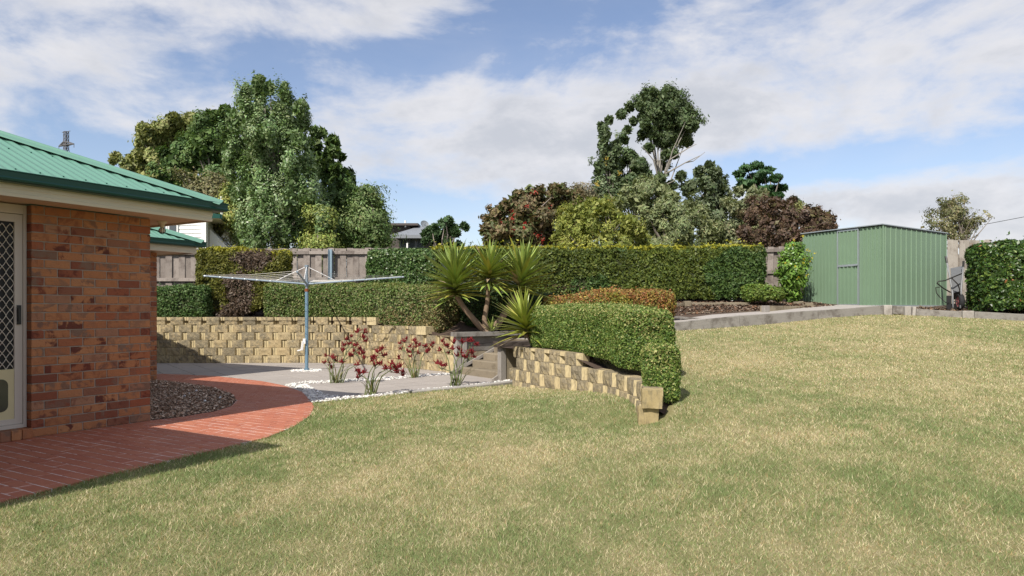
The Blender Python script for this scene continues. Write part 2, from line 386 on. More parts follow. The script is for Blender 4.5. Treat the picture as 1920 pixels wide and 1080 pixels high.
wall_back = [(-10.4, 15.75), (-8.07, 15.75), (-6.3, 15.78), (-4.42, 15.85), (-3.49, 15.55), (-2.32, 14.5), (-1.61, 13.85), (-1.15, 13.28)]
patio_poly = [po[10], po[11], po[12], po[13], po[14], po[15], po[16], po[17], (-8.2, 13.0), (-10.2, 13.0)]+[(x, y+.1) for x, y in wall_back]+[tuple(P1+RR*.3), tuple(P2+RR*.3)]+[(.05, 11.35)]+patio_edge[::-1][:-1]
front_wall = [(-.02, 10.95), (.24, 10.32), (.51, 9.82), (.80, 9.30), (1.06, 8.72), (1.22, 8.08), (1.29, 7.45), (1.25, 6.85), (1.20, 6.62)]
mulch_poly = [H(0, -.02)[:2]]+pi_[::-1]+[(-8.0, 12.5), H(2.3, -4.1)[:2], H(0, -4.1)[:2]]
def Pz(X, Y): return -.173+.0103*X+.067*Y+.17*np.exp(-((X-8.2)**2/9+(Y-15.8)**2/7))
fw = np.array(front_wall)
def wall_x(Y): return np.interp(Y, fw[::-1, 1], fw[::-1, 0])
def lawn_z(X, Y):
    X = np.asarray(X, float); Y = np.asarray(Y, float)
    P = Pz(X, Y); low = np.maximum(P, -.02)*sstep(X, -2.5, 2.6)*np.clip((11.2-Y)/4.7, 0, 1)-.13*np.exp(-((X-.95)**2+(Y-6.5)**2)/.45)
    wx = wall_x(np.clip(Y, 6.62, 10.95)); k = sstep(X-wx, .20, .45)
    k = np.where(Y < 6.7, sstep(Y, 5.6, 6.7)*k+(1-sstep(Y, 5.6, 6.7))*sstep(X, -2.5, 2.6)*1.0, k)
    k = np.where(Y < 6.7, np.maximum(k, 0), k)
    z = np.where(Y >= 6.7, low*(1-k)+P*k, 0)
    s = sstep(X, -2.5, 2.6); near = np.maximum(P, -.02)*s-.13*np.exp(-((X-.95)**2+(Y-6.5)**2)/.45)
    kk = sstep(Y, 5.7, 6.75)
    zn = near*(1-kk)+(low*(1-k)+P*k)*kk
    z = np.where(Y >= 6.75, low*(1-k)+P*k, zn)
    return z+.012*(vnoise(np.c_[X.ravel(), Y.ravel()], .9, 5).reshape(X.shape)-.5)
# terrace behind the walls
tf = np.array([(-10.6, 15.9), (-6.3, 15.95), (-4.4, 16.0), (-3.45, 15.72), (-2.25, 14.66), (-1.55, 14.0), (-1.10, 13.25), (.13, 14.1), (.16, 13.99), (1.0, 12.8), (2.2, 13.65), (3.37, 14.02), (8.4, 15.64), (11.3, 15.12), (14.5, 14.5)])
tzf = np.array([.98, .98, .98, .98, .82, .70, .69, .68, .66, .66, .76, .96, 1.30, 1.09, 1.0])
def front_y(X): return np.interp(X, tf[:, 0], tf[:, 1])
def terr_z(X, Y):
    z0 = np.interp(X, tf[:, 0], tzf); z1 = np.interp(X, [-10, -1, 3, 5, 8, 14], [1.08, 1.2, 1.38, 1.42, 1.42, 1.38])
    return z0+(z1-z0)*sstep((Y-front_y(X))/2.6, 0, 1)

# big ground sheet to the horizon
def grid_mesh(name, xs, ys, zf, mat, mask=None, kind='structure', smooth=True):
    X, Y = np.meshgrid(xs, ys); Z = zf(X, Y); v = np.c_[X.ravel(), Y.ravel(), Z.ravel()]; nx = len(xs)
    I = np.arange((len(ys)-1)*nx).reshape(len(ys)-1, nx)[:, :-1].ravel()
    q = np.c_[I, I+1, I+1+nx, I+nx]
    if mask is not None: q = q[~mask(*v[q].mean(1).T)]
    me = bpy.data.meshes.new(name); me.from_pydata(v.tolist(), [], q.tolist()); me.materials.append(mat)
    if smooth: me.polygons.foreach_set('use_smooth', [True]*len(me.polygons))
    o = bpy.data.objects.new(name, me); COL.objects.link(o); o['kind'] = kind; return o
def mat_far():
    m, q = new_mat('far_grassland'); p = pos(q); c = q.mix(q.noise(p, .08, 6, .6), (.11, .12, .045), (.22, .19, .09)); finish(q, c, .95); return m
xs = np.r_[-1500, -400, -100, -40, np.linspace(-20, 30, 26), 60, 120, 400, 1500]
ys = np.r_[-300, -60, -20, np.linspace(-8, 14, 12), 15.2, 16.2, 17.0, 18, 20, 25, 35, 60, 120, 400, 1800]
gr = grid_mesh('ground', xs, ys, lambda X, Y: np.where(Y < 16.5, -.45, np.where(Y > 17.5, .85, .2))-np.maximum(0, Y-60)*.004, mat_far())

# lawn soil sheet
def mat_thatch():
    m, q = new_mat('lawn_thatch'); p = pos(q)
    big = q.n('ShaderNodeAttribute', attribute_name='dry').outputs['Fac']
    c = q.mix(big, (.22, .225, .095), (.42, .35, .20)); c = q.mix(q.m('MULTIPLY', q.noise(p, 34, 5, .75), .6), c, (.17, .15, .07))
    finish(q, c, .95, q.noise(p, 70, 5, .7), .9, .02, spec=.1); return m
def lawn_surf(X, Y):
    z = lawn_z(X, Y)
    hid = in_poly(X, Y, path_poly) | in_poly(X, Y, patio_poly) | in_poly(X, Y, mulch_poly)
    return np.where(hid, np.minimum(z, -.035), z-.006)
M['thatch'] = mat_thatch()
lawn = grid_mesh('lawn', np.arange(-5.4, 14.6, .1), np.arange(.2, 16.2, .1), lawn_surf, M['thatch'],
                 mask=lambda X, Y, Z: (Y > front_y(X)+.12) | (in_poly(X, Y, path_poly) & (X < -3.9)) | (X < -4.9))

# grass blades
hou_poly = [H(0, 0)[:2], H(0, -4.2)[:2], H(-10, -4.2)[:2], H(-10, 2)[:2], H(-3.26, 1.99)[:2], H(-3.26, 0)[:2]]
def tone(P):                                           # dryness of the turf, 0 green .. 1 straw
    d = (fbm(P, .42, 3, 4)-.5)*.62+(fbm(P, 1.3, 9, 3)-.5)*.28+(fbm(P*np.array([1, .6]), 7.5, 21, 3)-.5)*.55-.02
    for x, y, r, am in [(-.7, 5.0, .9, .30), (.25, 5.6, .7, .22), (2.2, 5.4, .9, .16), (6.5, 10.5, 2.0, .14), (4.3, 8.6, 1.5, .14), (.2, 10.3, .8, .26), (8.5, 13, 3, -.08),
                        (-1.9, 7.4, .8, -.25), (-2.1, 5.6, .8, -.2), (2.6, 4.1, .8, -.22), (4.9, 6.3, 1.1, -.16), (.3, 7.6, .7, -.2), (-.2, 3.2, .7, -.1), (3.4, 10.0, 1.2, .12)]:
        d = d+.85*am*np.exp(-((P[:, 0]-x)**2+(P[:, 1]-y)**2)/r**2)
    return np.clip(.5+d*1.7, 0, 1)
_v = np.empty(len(lawn.data.vertices)*3, dtype=np.float32); lawn.data.vertices.foreach_get('co', _v); _v = _v.reshape(-1, 3)
_a = lawn.data.attributes.new('dry', 'FLOAT', 'POINT'); _a.data.foreach_set('value', tone(_v[:, :2]).astype(np.float32))
blV, blC = [], []
for (y0, y1, dens, w, h) in [(1.2, 2.2, 7000, .0036, .036), (2.2, 3.6, 15500, .0034, .036), (3.6, 5.2, 11500, .0040, .038), (5.2, 7.5, 6300, .0054, .040), (7.5, 10.5, 3000, .0078, .042), (10.5, 16.2, 1250, .0115, .044)]:
    xa, xb = -.78*y1-.4, .78*y1+2.4
    n = int(dens*(xb-xa)*(y1-y0)); x = RNG.uniform(xa, xb, n); y = RNG.uniform(y0, y1, n)
    ok = ((np.abs(x) < .76*y+.2) | ((np.abs(x-.9) < .78*y+1.3) & (RNG.random(n) < .5))) & (x < 14) & ~in_poly(x, y, path_poly) & ~in_poly(x, y, patio_poly) & ~in_poly(x, y, mulch_poly) & (y < front_y(x)-.03) & (x > -4.6)
    wx = wall_x(np.clip(y, 6.62, 10.95)); nearw = (y > 6.5) & (y < 10.98) & (x > wx+.07) & (x < wx+np.where(y < 7.3, .36, .62))
    ok &= ~nearw & ~((y > 10.9) & (x < 2.6) & (x > -1.0) & (y > 11.3)) & ~((y > 10) & (x > -.3) & (x < 2.4) & (x > wx))
    x, y = x[ok], y[ok]; n = len(x); z = lawn_z(x, y)-.008
    P = np.c_[x, y]; t = tone(P)
    pe = np.array(po[2:12]+patio_edge); dE = np.min(np.hypot(x[:, None]-pe[None, :, 0], y[:, None]-pe[None, :, 1]), 1)
    edge = np.exp(-(dE/.35)**2)
    hh = .62*h*RNG.uniform(.5, 1.25, n)*(1+.35*edge)*(1.12-.3*t)*(.8+.5*vnoise(P, 2.3, 40)); yaw = RNG.uniform(0, 2*PI, n); lean = RNG.uniform(.2, 1.5, n)*hh; ly = RNG.uniform(0, 2*PI, n)
    ww = w*RNG.uniform(.6, 1.2, n)
    dx, dy = np.cos(yaw)*ww/2, np.sin(yaw)*ww/2
    b = np.c_[x, y, z]; v = np.stack([b-np.c_[dx, dy, 0*dx], b+np.c_[dx, dy, 0*dx], b+np.c_[np.cos(ly)*lean, np.sin(ly)*lean, hh]], 1)
    dry = RNG.random(n) < (.07+.68*np.clip(t-.2*edge, 0, 1))
    gcol = np.array([.205, .265, .110])*RNG.uniform(.65, 1.35, (n, 1))*np.array([1, 1, 1])+np.c_[.06*t, .03*t, .01*t]
    dcol = np.array([.64, .56, .37])*RNG.uniform(.65, 1.25, (n, 1))+RNG.normal(0, .012, (n, 3))
    rus = RNG.random(n) < .25*fbm(P, .8, 77, 2); dcol[rus] = np.array([.47, .32, .165])*RNG.uniform(.7, 1.2, (rus.sum(), 1))
    blV.append(v.reshape(-1, 3)); blC.append(np.where(dry[:, None], dcol, gcol))
grass = np_mesh('grass', np.concatenate(blV), 3, M['grass'], col=np.concatenate(blC)); tag(grass, kind='stuff')
print('blades', len(grass.data.polygons))

# ------------------------------------------------------------------ red path with its pavers
def slab(name, poly, z, mat, kind='structure', thick=.06):
    b = MB(); b.prism(poly, z-thick, z); o = b.obj(name, mat, fix=True, org=(0, 0, 0)); o['kind'] = kind; return o
path = slab('garden_path', path_poly, -.0006, M['path_joint'])
def pave(parent, poly, ox, e1, e2, l, w, gap, z0, z1, mat, name, limit, stuff_name, bond=.5, inside=None):
    pc = [(p[0]-ox[0], p[1]-ox[1]) for p in poly]; loc = [(x*e1[0]+y*e1[1], x*e2[0]+y*e2[1]) for x, y in pc]
    if area(loc) < 0: loc = loc[::-1]
    xs_, ys_ = [p[0] for p in loc], [p[1] for p in loc]; cells = []
    for j in range(int(math.floor(min(ys_)/w)), int(math.ceil(max(ys_)/w))):
        for i in range(int(math.floor(min(xs_)/l))-1, int(math.ceil(max(xs_)/l))+1):
            x0 = (i+(bond if j % 2 else 0))*l; g_ = gap/2
            rect = [(x0+g_, j*w+g_), (x0+l-g_, j*w+g_), (x0+l-g_, (j+1)*w-g_), (x0+g_, (j+1)*w-g_)]
            c = clip_convex(loc, rect)
            if len(c) < 3 or abs(area(c)) < .05*l*w: continue
            cc = []
            for p in c:
                if not cc or abs(p[0]-cc[-1][0])+abs(p[1]-cc[-1][1]) > 1e-4: cc.append(p)
            if len(cc) < 3: continue
            wp = [(ox[0]+x*e1[0]+y*e2[0], ox[1]+x*e1[1]+y*e2[1]) for x, y in cc]
            m_ = np.mean(wp, 0)
            if inside is not None and not inside(m_): continue
            cells.append((float(np.hypot(*m_)), wp))
    cells.sort(key=lambda t: t[0]); rest = MB()
    vis = [c for c in cells if abs(np.mean([p[0] for p in c[1]])) < .78*np.mean([p[1] for p in c[1]])+.1]
    hidden = [c for c in cells if c not in vis]
    for k, (d, wp) in enumerate(vis):
        dz = random.uniform(-.0012, .0012); tx = Vector((random.gauss(0, .004), random.gauss(0, .004)))
        b = MB() if k < limit else rest
        m_ = np.mean(wp, 0); b.prism(wp, z0, z1+dz)
        if k < limit: b.obj(name, mat, parent, org=(0, 0, 0))
    for d, wp in hidden: rest.prism(wp, z0, z1)
    if rest.v: r = rest.obj(stuff_name, mat, parent, org=(0, 0, 0)); r['kind'] = 'stuff'
    return len(cells)
print('path pavers', pave(path, path_poly, A0, OUT, U, .23, .115, .0125, -.03, .0014, M['path_red'], 'paver', 300, 'far_pavers'))
# stretchers lie along U in the photograph: joints run with the path
# ------------------------------------------------------------------ patio of square pavers
patio = slab('patio', patio_poly, -.010, M['paver_joint'])
print('patio pavers', pave(patio, patio_poly, tuple(P1), RR, QQ, .46, .46, .010, -.05, .0, M['paver'], 'paver', 300, 'far_pavers', bond=0))

# kerb between patio and lawn
b = MB(); ke = [tuple(G(*p)[:2]) for p in [(770, 738), (830, 732.5), (900, 725.5), (976, 717)]]
for i in range(len(ke)-1): pass
kpath = []
for i, p in enumerate(ke):
    d = np.array(ke[min(i+1, 3)])-np.array(ke[max(i-1, 0)]); d /= np.hypot(*d); kpath.append(((p[0], p[1], 0), (d[1], -d[0], 0)))
b.sweep([(-.07, -.08), (.06, -.08), (.06, .03), (.05, .042), (-.06, .042), (-.07, .03)], kpath); kb = b.obj('lawn_kerb', M['kerb'], org=(0, 0, 0)); kb['kind'] = 'structure'

# white pebbles
def rocks(pts, size, base_col, var, seed):             # little eight-faced stones as triangles
    r = np.random.default_rng(seed); n = len(pts)
    o = np.array([(1, 0, 0), (-1, 0, 0), (0, 1, 0), (0, -1, 0), (0, 0, 1), (0, 0, -1)], float)
    fc = [(0, 2, 4), (2, 1, 4), (1, 3, 4), (3, 0, 4), (2, 0, 5), (1, 2, 5), (3, 1, 5), (0, 3, 5)]
    a = r.uniform(0, 2*PI, n); s = size*r.uniform(.55, 1.3, (n, 3))*np.array([1, .8, .6]); v = o[None]*s[:, None, :]*(1+r.uniform(-.2, .2, (n, 6, 1)))
    c, d = np.cos(a)[:, None], np.sin(a)[:, None]; v = np.stack([v[..., 0]*c-v[..., 1]*d, v[..., 0]*d+v[..., 1]*c, v[..., 2]], -1)+pts[:, None, :]
    t = v[:, fc].reshape(-1, 3); col = np.repeat(base_col*(1+r.uniform(-var, var, (n, 1)))+r.normal(0, .01, (n, 3)), 8, 0)
    return t, col
def scatter(poly, n, r):
    x0, y0 = np.min(poly, 0); x1, y1 = np.max(poly, 0); x = r.uniform(x0, x1, n); y = r.uniform(y0, y1, n); k = in_poly(x, y, poly); return np.c_[x[k], y[k]]
rg = np.random.default_rng(5)
lower = [tuple(G(*p)[:2]) for p in [(534, 722), (563, 730), (575, 742), (586, 756), (606, 753.5), (660, 748), (720, 742.5), (780, 736.5), (850, 730.5), (905, 725.5), (960, 718.5), (955, 712.5), (905, 719.5), (850, 725.5), (800, 730), (730, 737), (690, 742.5), (640, 743.5), (612, 741), (593, 731), (575, 722), (556, 720)]]
upper = [tuple(G(*p)[:2]) for p in [(534, 723), (556, 721), (600, 718.5), (660, 715.5), (730, 712), (790, 706.5), (858, 702), (856, 699.5), (790, 703), (730, 708), (660, 711.5), (600, 714.5), (560, 717.5)]]
cl = G(575, 695); ring = [(cl[0]+.34*math.cos(t)*random.uniform(.85, 1.1), cl[1]+.30*math.sin(t)*random.uniform(.85, 1.1)) for t in np.linspace(0, 2*PI, 14)[:-1]]
def pebbles(name, poly, n):
    p = scatter(poly, n, rg); p3 = np.c_[p, rg.uniform(-.005, .016, len(p))]
    t, c = rocks(p3, .025, np.array([.60, .585, .55]), .25, 3); o = np_mesh(name, t, 3, M['stone'], col=c); tag(o, kind='stuff'); return o
pebbles('white_pebbles', lower, 8000); pebbles('white_pebbles', upper, 3600); pebbles('white_pebbles', ring, 500)

# mulch bed beside the house
mulch = [H(0, -.02)[:2]]+[(p[0], p[1]) for p in pi_[::-1]]+[(-8.0, 12.5), H(2.3, -4.1)[:2], H(0, -4.1)[:2]]
mb = slab('mulch_bed', mulch, -.006, M['soil'], thick=.1)
def chips(name, p3, size, cols, seed):
    r = np.random.default_rng(seed); n = len(p3); a = r.uniform(0, 2*PI, n); L = size*r.uniform(.5, 1.5, n); w = L*r.uniform(.25, .5, n)
    d = np.c_[np.cos(a), np.sin(a), r.normal(0, .35, n)]; e = np.c_[-np.sin(a), np.cos(a), r.normal(0, .5, n)]
    v = np.stack([p3-d*L[:, None]/2, p3+e*w[:, None]/2, p3+d*L[:, None]/2, p3-e*w[:, None]/2], 1).reshape(-1, 3)
    col = np.array(cols)[r.integers(0, len(cols), n)]*r.uniform(.6, 1.3, (n, 1)); o = np_mesh(name, v, 4, M['chip'], col=col); tag(o, kind='stuff'); return o
mc = [(.36, .225, .15), (.46, .31, .215), (.56, .42, .31), (.25, .155, .10), (.66, .54, .42)]; mdark = [tuple(x*.35 for x in c) for c in mc]
p = scatter(mulch, 60000, rg); chips('bark_mulch', np.c_[p, rg.uniform(-.005, .022, len(p))], .033, mc, 4)
p = p[:14]; t, c = rocks(np.c_[p, np.full(len(p), .03)], .028, np.array([.7, .7, .7]), .1, 8); tag(np_mesh('stray_pebbles', t, 3, M['stone'], col=c), kind='stuff')
# ------------------------------------------------------------------ the brick house
house = empty('brick_house', (A0[0], A0[1], 0), 'single storey orange brick house with green corrugated roof beside the red path', 'house')
CH = .0862; NC = 26; SOF = 2.25; RZ = math.atan2(U[1], U[0])
def hb(b, a0, a1, b0, b1, z0, z1, mi=0): b.box(H((a0+a1)/2, (b0+b1)/2, (z0+z1)/2), (a1-a0, b1-b0, z1-z0), RZ, mi)
core = MB()
hb(core, -1.19+.006, -.006, -.25, -.007, 0, SOF-.01); hb(core, .0-.25, -.006, -4.13, -.25, 0, SOF-.012); hb(core, -.25, 2.69-.006, -4.5, -4.14-.007, 0, SOF-.01)
hb(core, 2.69-.25, 2.683, -9, -4.5, 0, SOF-.012); hb(core, -3.26, -3.10, -.25, -.01, 0, SOF-.01)
hb(core, -10, -3.26, 1.8, 1.99, 0, SOF); hb(core, -3.46, -3.26, -.2, 1.8, 0, SOF-.005); hb(core, -10, -9.8, -9, 1.8, 0, SOF-.003)
wall = core.obj('wall', M['mortar'], house)
def brick_mesh(L, seed):
    rr = random.Random(seed); bm = bmesh.new(); bmesh.ops.create_cube(bm, size=1)
    for v in bm.verts: v.co = Vector((v.co.x*L, v.co.y*.11, v.co.z*.0765))
    bmesh.ops.subdivide_edges(bm, edges=[e for e in bm.edges if abs((e.verts[0].co-e.verts[1].co).x) > L*.9], cuts=3)
    for v in bm.verts: v.co += Vector((rr.uniform(-.0012, .0012), rr.uniform(-.002, .002), rr.uniform(-.0016, .0016)))
    bmesh.ops.bevel(bm, geom=[e for e in bm.edges if e.calc_face_angle(0) > 1], offset=.004, segments=1, affect='EDGES')
    me = bpy.data.meshes.new('brick'); bm.to_mesh(me); bm.free(); me.materials.append(M['brick']); return me
FULL = [brick_mesh(.23, i) for i in range(4)]; HALF = [brick_mesh(.11, 20+i) for i in range(2)]
def put_brick(me, a, b, z, turn=0, parent=wall, roll=0):
    o = bpy.data.objects.new('brick', me); COL.objects.link(o); o.parent = parent
    p = H(a, b, z); o.location = (p[0]-A0[0], p[1]-A0[1], p[2])
    o.rotation_euler = (roll+random.gauss(0, .003), random.gauss(0, .003), RZ+turn+random.gauss(0, .003)); return o
nb = 0
for k in range(NC):
    z = CH*k+.0385+.003; a = 0.0
    if k % 2 == 0:
        for i in range(5):
            L = .23 if i < 4 else .23; put_brick(random.choice(FULL), a-.115, -.055, z) if i < 4 else put_brick(random.choice(FULL), a-.115, -.055, z); a -= .24; nb += 1
    else:
        put_brick(random.choice(HALF), a-.055, -.055, z); a -= .12; nb += 1
        for i in range(4): put_brick(random.choice(FULL), a-.115, -.055, z); a -= .24; nb += 1
        put_brick(random.choice(HALF), a-.055, -.055, z); nb += 1
    # the wing's corner, a narrow strip in view
    a = 2.69
    for j in range(2):
        if (k+j) % 2 == 0: put_brick(random.choice(FULL), a-.115, -4.14-.055, z); a -= .24
        else: put_brick(random.choice(HALF), a-.055, -4.14-.055, z); a -= .12
        nb += 1
for i in range(3): put_brick(HALF[0], -1.19-.06-.1*i*.92+.008, -.02, .05, roll=0).scale = (.8, 1.2, 1.25)
fb = MB()                                                # the walls round the corner, seen only from aside
for k in range(NC):
    z = CH*k+.0385+.003
    a = 2.69-(.48 if k % 2 == 0 else .36) if k % 2 == 0 else 2.69-.36
    a = 2.69-.36
    while a > .05: L_ = min(.23, a-.01); fb.box(H(a-L_/2, -4.14-.055, z), (L_, .11, .0765), RZ); a -= .24
    b_ = -.12-(.12 if k % 2 else 0)
    while b_ > -4.05: L_ = min(.23, b_+4.12); fb.box(H(-.055, b_-L_/2, z), (.11, L_, .0765), RZ); b_ -= .24
fbo = fb.obj('far_bricks', M['brick_joined'], wall); fbo['kind'] = 'stuff'
print('bricks', nb)
# roof planes: corrugated sheets
SL = math.tan(math.radians(22.7)); ZE = 2.425
def corr_plane(name, a_from, a_to, low, high, zfun, along='a', step=.0125, amp=.0075):
    b = MB(); n = int(abs(a_to-a_from)/step); vs = []
    for i in range(n+1):
        t = a_from+(a_to-a_from)*i/n; dz = amp*math.cos(2*PI*t/.100)
        for q in (low(t), high(t)):
            a_, b_ = (t, q) if along == 'a' else (q, t)
            vs.append(H(a_, b_, zfun(a_, b_)+dz))
    b.add(vs, [(2*i, 2*i+2, 2*i+3, 2*i+1) for i in range(n)]); return b.obj(name, M['roof'], roof if name != 'roof' else house, smooth=True)
rb = MB()
zA = lambda a, b: ZE+(.52-b)*SL
zE = lambda a, b: ZE+(.52-a)*SL
rb.add([H(-10, .5, zA(0, .5)-.03), H(.5, .5, zA(0, .5)-.03), H(-4, -4, zA(0, -4)-.03), H(-10, -4, zA(0, -4)-.03)], [(0, 1, 2, 3)])
rb.add([H(.5, .5, ZE-.03), H(.5, -3.62, ZE-.03), H(-2.5, -6.62, zE(-2.5, 0)-.03), H(-4, -4, zE(-4, 0)-.03)], [(0, 1, 2, 3)])
zB = lambda a, b: ZE+(-3.62-b)*SL
rb.add([H(.5, -3.62, ZE-.03), H(3.19, -3.62, ZE-.03), H(.19, -6.62, zB(0, -6.62)-.03), H(-2.5, -6.62, zB(0, -6.62)-.03)], [(0, 1, 2, 3)])
rb.add([H(3.19, -3.62, ZE-.03), H(3.19, -9.6, ZE-.03), H(.19, -6.62, zB(0, -6.62)-.03)], [(0, 1, 2)])
# the nearer wing (left of the frame): its eaves throw the shadow over the path and lawn
zW = lambda a, b: ZE+(-2.74-a)*SL
rb.add([H(-2.7, 2.55, ZE), H(-2.7, .5, ZE), H(-5.7, -2.5, zW(-5.7, 0)), H(-5.7, -.45, zW(-5.7, 0))], [(0, 1, 2, 3)])
rb.add([H(-2.7, 2.55, ZE), H(-5.7, -.45, zW(-5.7, 0)), H(-12, -.45, zW(-5.7, 0)), H(-12, 2.55, ZE)], [(0, 1, 2, 3)])
rb.add([H(-4, -4, zA(0, -4)-.03), H(-2.5, -6.62, zE(-2.5, 0)-.03), H(.19, -6.62, zB(0, -6.62)-.03), H(3.19, -9.6, ZE-.03), H(-10, -9.6, ZE), H(-10, -4, zA(0, -4)-.03)], [(0, 1, 2, 3, 4, 5)])
roof = rb.obj('roof', M['roof'], house, fix=False)
corr_plane('roof_sheet', -4.6, .50, lambda t: .535, lambda t: max(t+.0, -4.0), zA)
corr_plane('roof_sheet', -.6, 3.19, lambda t: -3.60, lambda t: max(t-3.19-3.62+.0, -6.62), zB)
corr_plane('roof_sheet', -4.0, .50, lambda t: .535, lambda t: max(t, -4.0), zE, along='b')
def hip(p0, p1, dA, dB):                               # rolled hip capping with two flanges
    b = MB(); prof = []
    for (o, zz) in [(-.15, -.048), (-.145, -.041), (-.04, -.004), (-.028, .014), (0, .024), (.028, .014), (.04, -.004), (.145, -.041), (.15, -.048)]: prof.append((o, zz))
    p0, p1 = Vector(p0), Vector(p1); d = (p1-p0); side = Vector((d.y, -d.x, 0)).normalized(); up = side.cross(d.normalized()); up = up if up.z > 0 else -up
    vs = [q+side*o+up*zz for q in (p0, p1) for o, zz in prof]+[q+side*o+up*(zz-.004) for q in (p0, p1) for o, zz in prof]; n = len(prof)
    fs = [(i, i+1, n+i+1, n+i) for i in range(n-1)]+[(2*n+i+1, 2*n+i, 3*n+i, 3*n+i+1) for i in range(n-1)]+[(i, 2*n+i, 2*n+i+1, i+1) for i in range(n-1)]
    fs += [(0, n, 3*n, 2*n), (n-1, 3*n-1, 4*n-1, 2*n-1)]
    b.add(vs, fs); return b.obj('hip_cap', M['hip'], roof)
hip(H(.53, .53, ZE+.030), H(-4, -4, zA(0, -4)+.043), None, None)
hip(H(3.22, -3.59, ZE+.030), H(.19, -6.62, zB(0, -6.62)+.043), None, None)
sc = MB()
for i in range(34):
    a = .30-i*.20
    sc.tube([H(a, .40, zA(a, .40)+.006), H(a, .40, zA(a, .40)+.017)], .007, 6)
for i in range(22):
    a = -.2-i*.20; sc.tube([H(a, -.42, zA(a, -.42)+.006), H(a, -.42, zA(a, -.42)+.017)], .007, 6) if a < -.55 else None
s_ = sc.obj('roof_screws', M['gutter'], roof); s_['kind'] = 'stuff'
def eave(path_ab, zsh=0):
    """fascia, gutter and soffit along a run given as [(a, b, da, db)] on the fascia line"""
    P_ = [(H(a, b, zsh), tuple(np.r_[da*U+db*OUT, 0])) for a, b, da, db in path_ab]
    m1 = MB(); m1.sweep([(-.022, SOF-.018), (.0, SOF-.018), (.004, SOF+.012), (.0, SOF+.016), (.0, SOF+.048), (.005, SOF+.052), (.005, SOF+.082), (0, SOF+.086), (0, SOF+.19), (-.022, SOF+.19)], P_); m1.obj('fascia', M['cream'], house)
    m2 = MB(); m2.sweep([(.006, SOF+.094), (.095, SOF+.094), (.118, SOF+.104), (.124, SOF+.12), (.116, SOF+.135), (.120, SOF+.178), (.128, SOF+.182), (.128, SOF+.190), (.108, SOF+.190), (.108, SOF+.15), (.02, SOF+.15), (.006, SOF+.19)], P_); m2.obj('gutter', M['gutter'], house)
eave([(-3.15, .45, 0, 1), (.45, .45, 1, 1), (.45, -3.55, 1, 0)])
eave([(.60, -3.69, 0, 1), (3.14, -3.69, 1, 1), (3.14, -9.4, 1, 0)])
eave([(-12, 2.44, 0, 1), (-2.81, 2.44, 1, 1), (-2.81, .62, 1, 0)])
sf = MB()
hb(sf, -3.0, .43, -.004, .43, SOF, SOF+.012); hb(sf, -3.1, -1.19, -.40, -.0045, SOF+.0005, SOF+.0123); hb(sf, .0, .43, -3.7, -.004, SOF, SOF+.0115); hb(sf, -.24, 3.12, -4.15, -3.71, SOF, SOF+.012); hb(sf, 2.68, 3.12, -9.4, -4.15, SOF, SOF+.0115)
hb(sf, -12, -2.83, 1.98, 2.42, SOF, SOF+.012); hb(sf, -3.27, -2.83, .5, 1.98, SOF, SOF+.0115); sf.obj('soffit', M['soffit'], house)
# security screen door, set back in the brick opening
D0, DB = -1.195, -.10
dr = MB(); hb(dr, D0-.028, D0, DB-.05, DB+.02, .10, SOF-.012); hb(dr, D0-1.95, D0-1.92, DB-.05, DB+.02, .10, SOF-.012); hb(dr, D0-1.92, D0-.028, DB-.05, DB+.018, SOF-.10, SOF-.013); hb(dr, D0-1.92, D0-.028, DB-.05, DB+.03, .10, .135)
frame = dr.obj('door_frame', M['doorframe'], house)
dl = MB(); zt = SOF-.105; zk = .665
hb(dl, D0-.098, D0-.03, DB-.02, DB+.008, .137, zt); hb(dl, D0-.95, D0-.88, DB-.02, DB+.008, .137, zt); hb(dl, D0-.88, D0-.098, DB-.02, DB+.0075, zt-.075, zt); hb(dl, D0-.88, D0-.098, DB-.02, DB+.0075, .137, .19)
door = dl.obj('screen_door', M['doorframe'], house)
kp = MB(); hb(kp, D0-.88, D0-.098, DB-.012, DB+.002, .19, zk); kp.obj('kick_panel', M['cream_kick'], door)
pg = MB(); cz, ca, hz_, ha, rr_ = .42, D0-.445, .155, .295, .06; lp_ = [(ca+sx*(ha-rr_)+rr_*math.cos(t), cz+sz*(hz_-rr_)+rr_*math.sin(t)) for sx, sz, t0 in ((1, 1, 0), (-1, 1, PI/2), (-1, -1, PI), (1, -1, 1.5*PI)) for t in np.linspace(t0, t0+PI/2, 6)]
nn = len(lp_); pg.add([H(a_, DB+.006, z_) for a_, z_ in lp_]+[H(a_, DB+.001, z_) for a_, z_ in lp_], [tuple(range(nn)), tuple(range(2*nn-1, nn-1, -1))]+[(i, (i+1) % nn, nn+(i+1) % nn, nn+i) for i in range(nn)])
pgo = pg.obj('pet_flap', M['glass'], door)
gl = MB(); hb(gl, D0-.88, D0-.098, DB-.016, DB-.013, zk, zt-.075); gl.obj('fly_screen', M['screen'], door)
gm_ = MB(); pw, ph = .066, .205; z0, z1, aL, aR = zk, zt-.075, D0-.88, D0-.098
for i in range(0, 12):                                 # wavy strands that touch and part: diamonds with short straight joins
    for sgn in (1, -1):
        pts = []; n = int((z1-z0)/(ph/8))
        for k in range(n+1):
            z = z0+k*(ph/8); ph_ = (z-z0)/ph+ (0 if sgn > 0 else .5); tri = abs((ph_ % 1)*2-1); tri = min(max((tri-.08)/.84, 0), 1)
            a = aR-.0-i*pw*1.0-(tri*pw if True else 0)
            if a > aR or a < aL: a = min(max(a, aL), aR)
            pts.append(H(a, DB-.004+(.0015 if sgn > 0 else -.0015), z))
        if sgn > 0 or i < 12: gm_.tube(pts, .0036, 4, cap=False)
gm_.obj('diamond_grille', M['grille'], door, smooth=True)
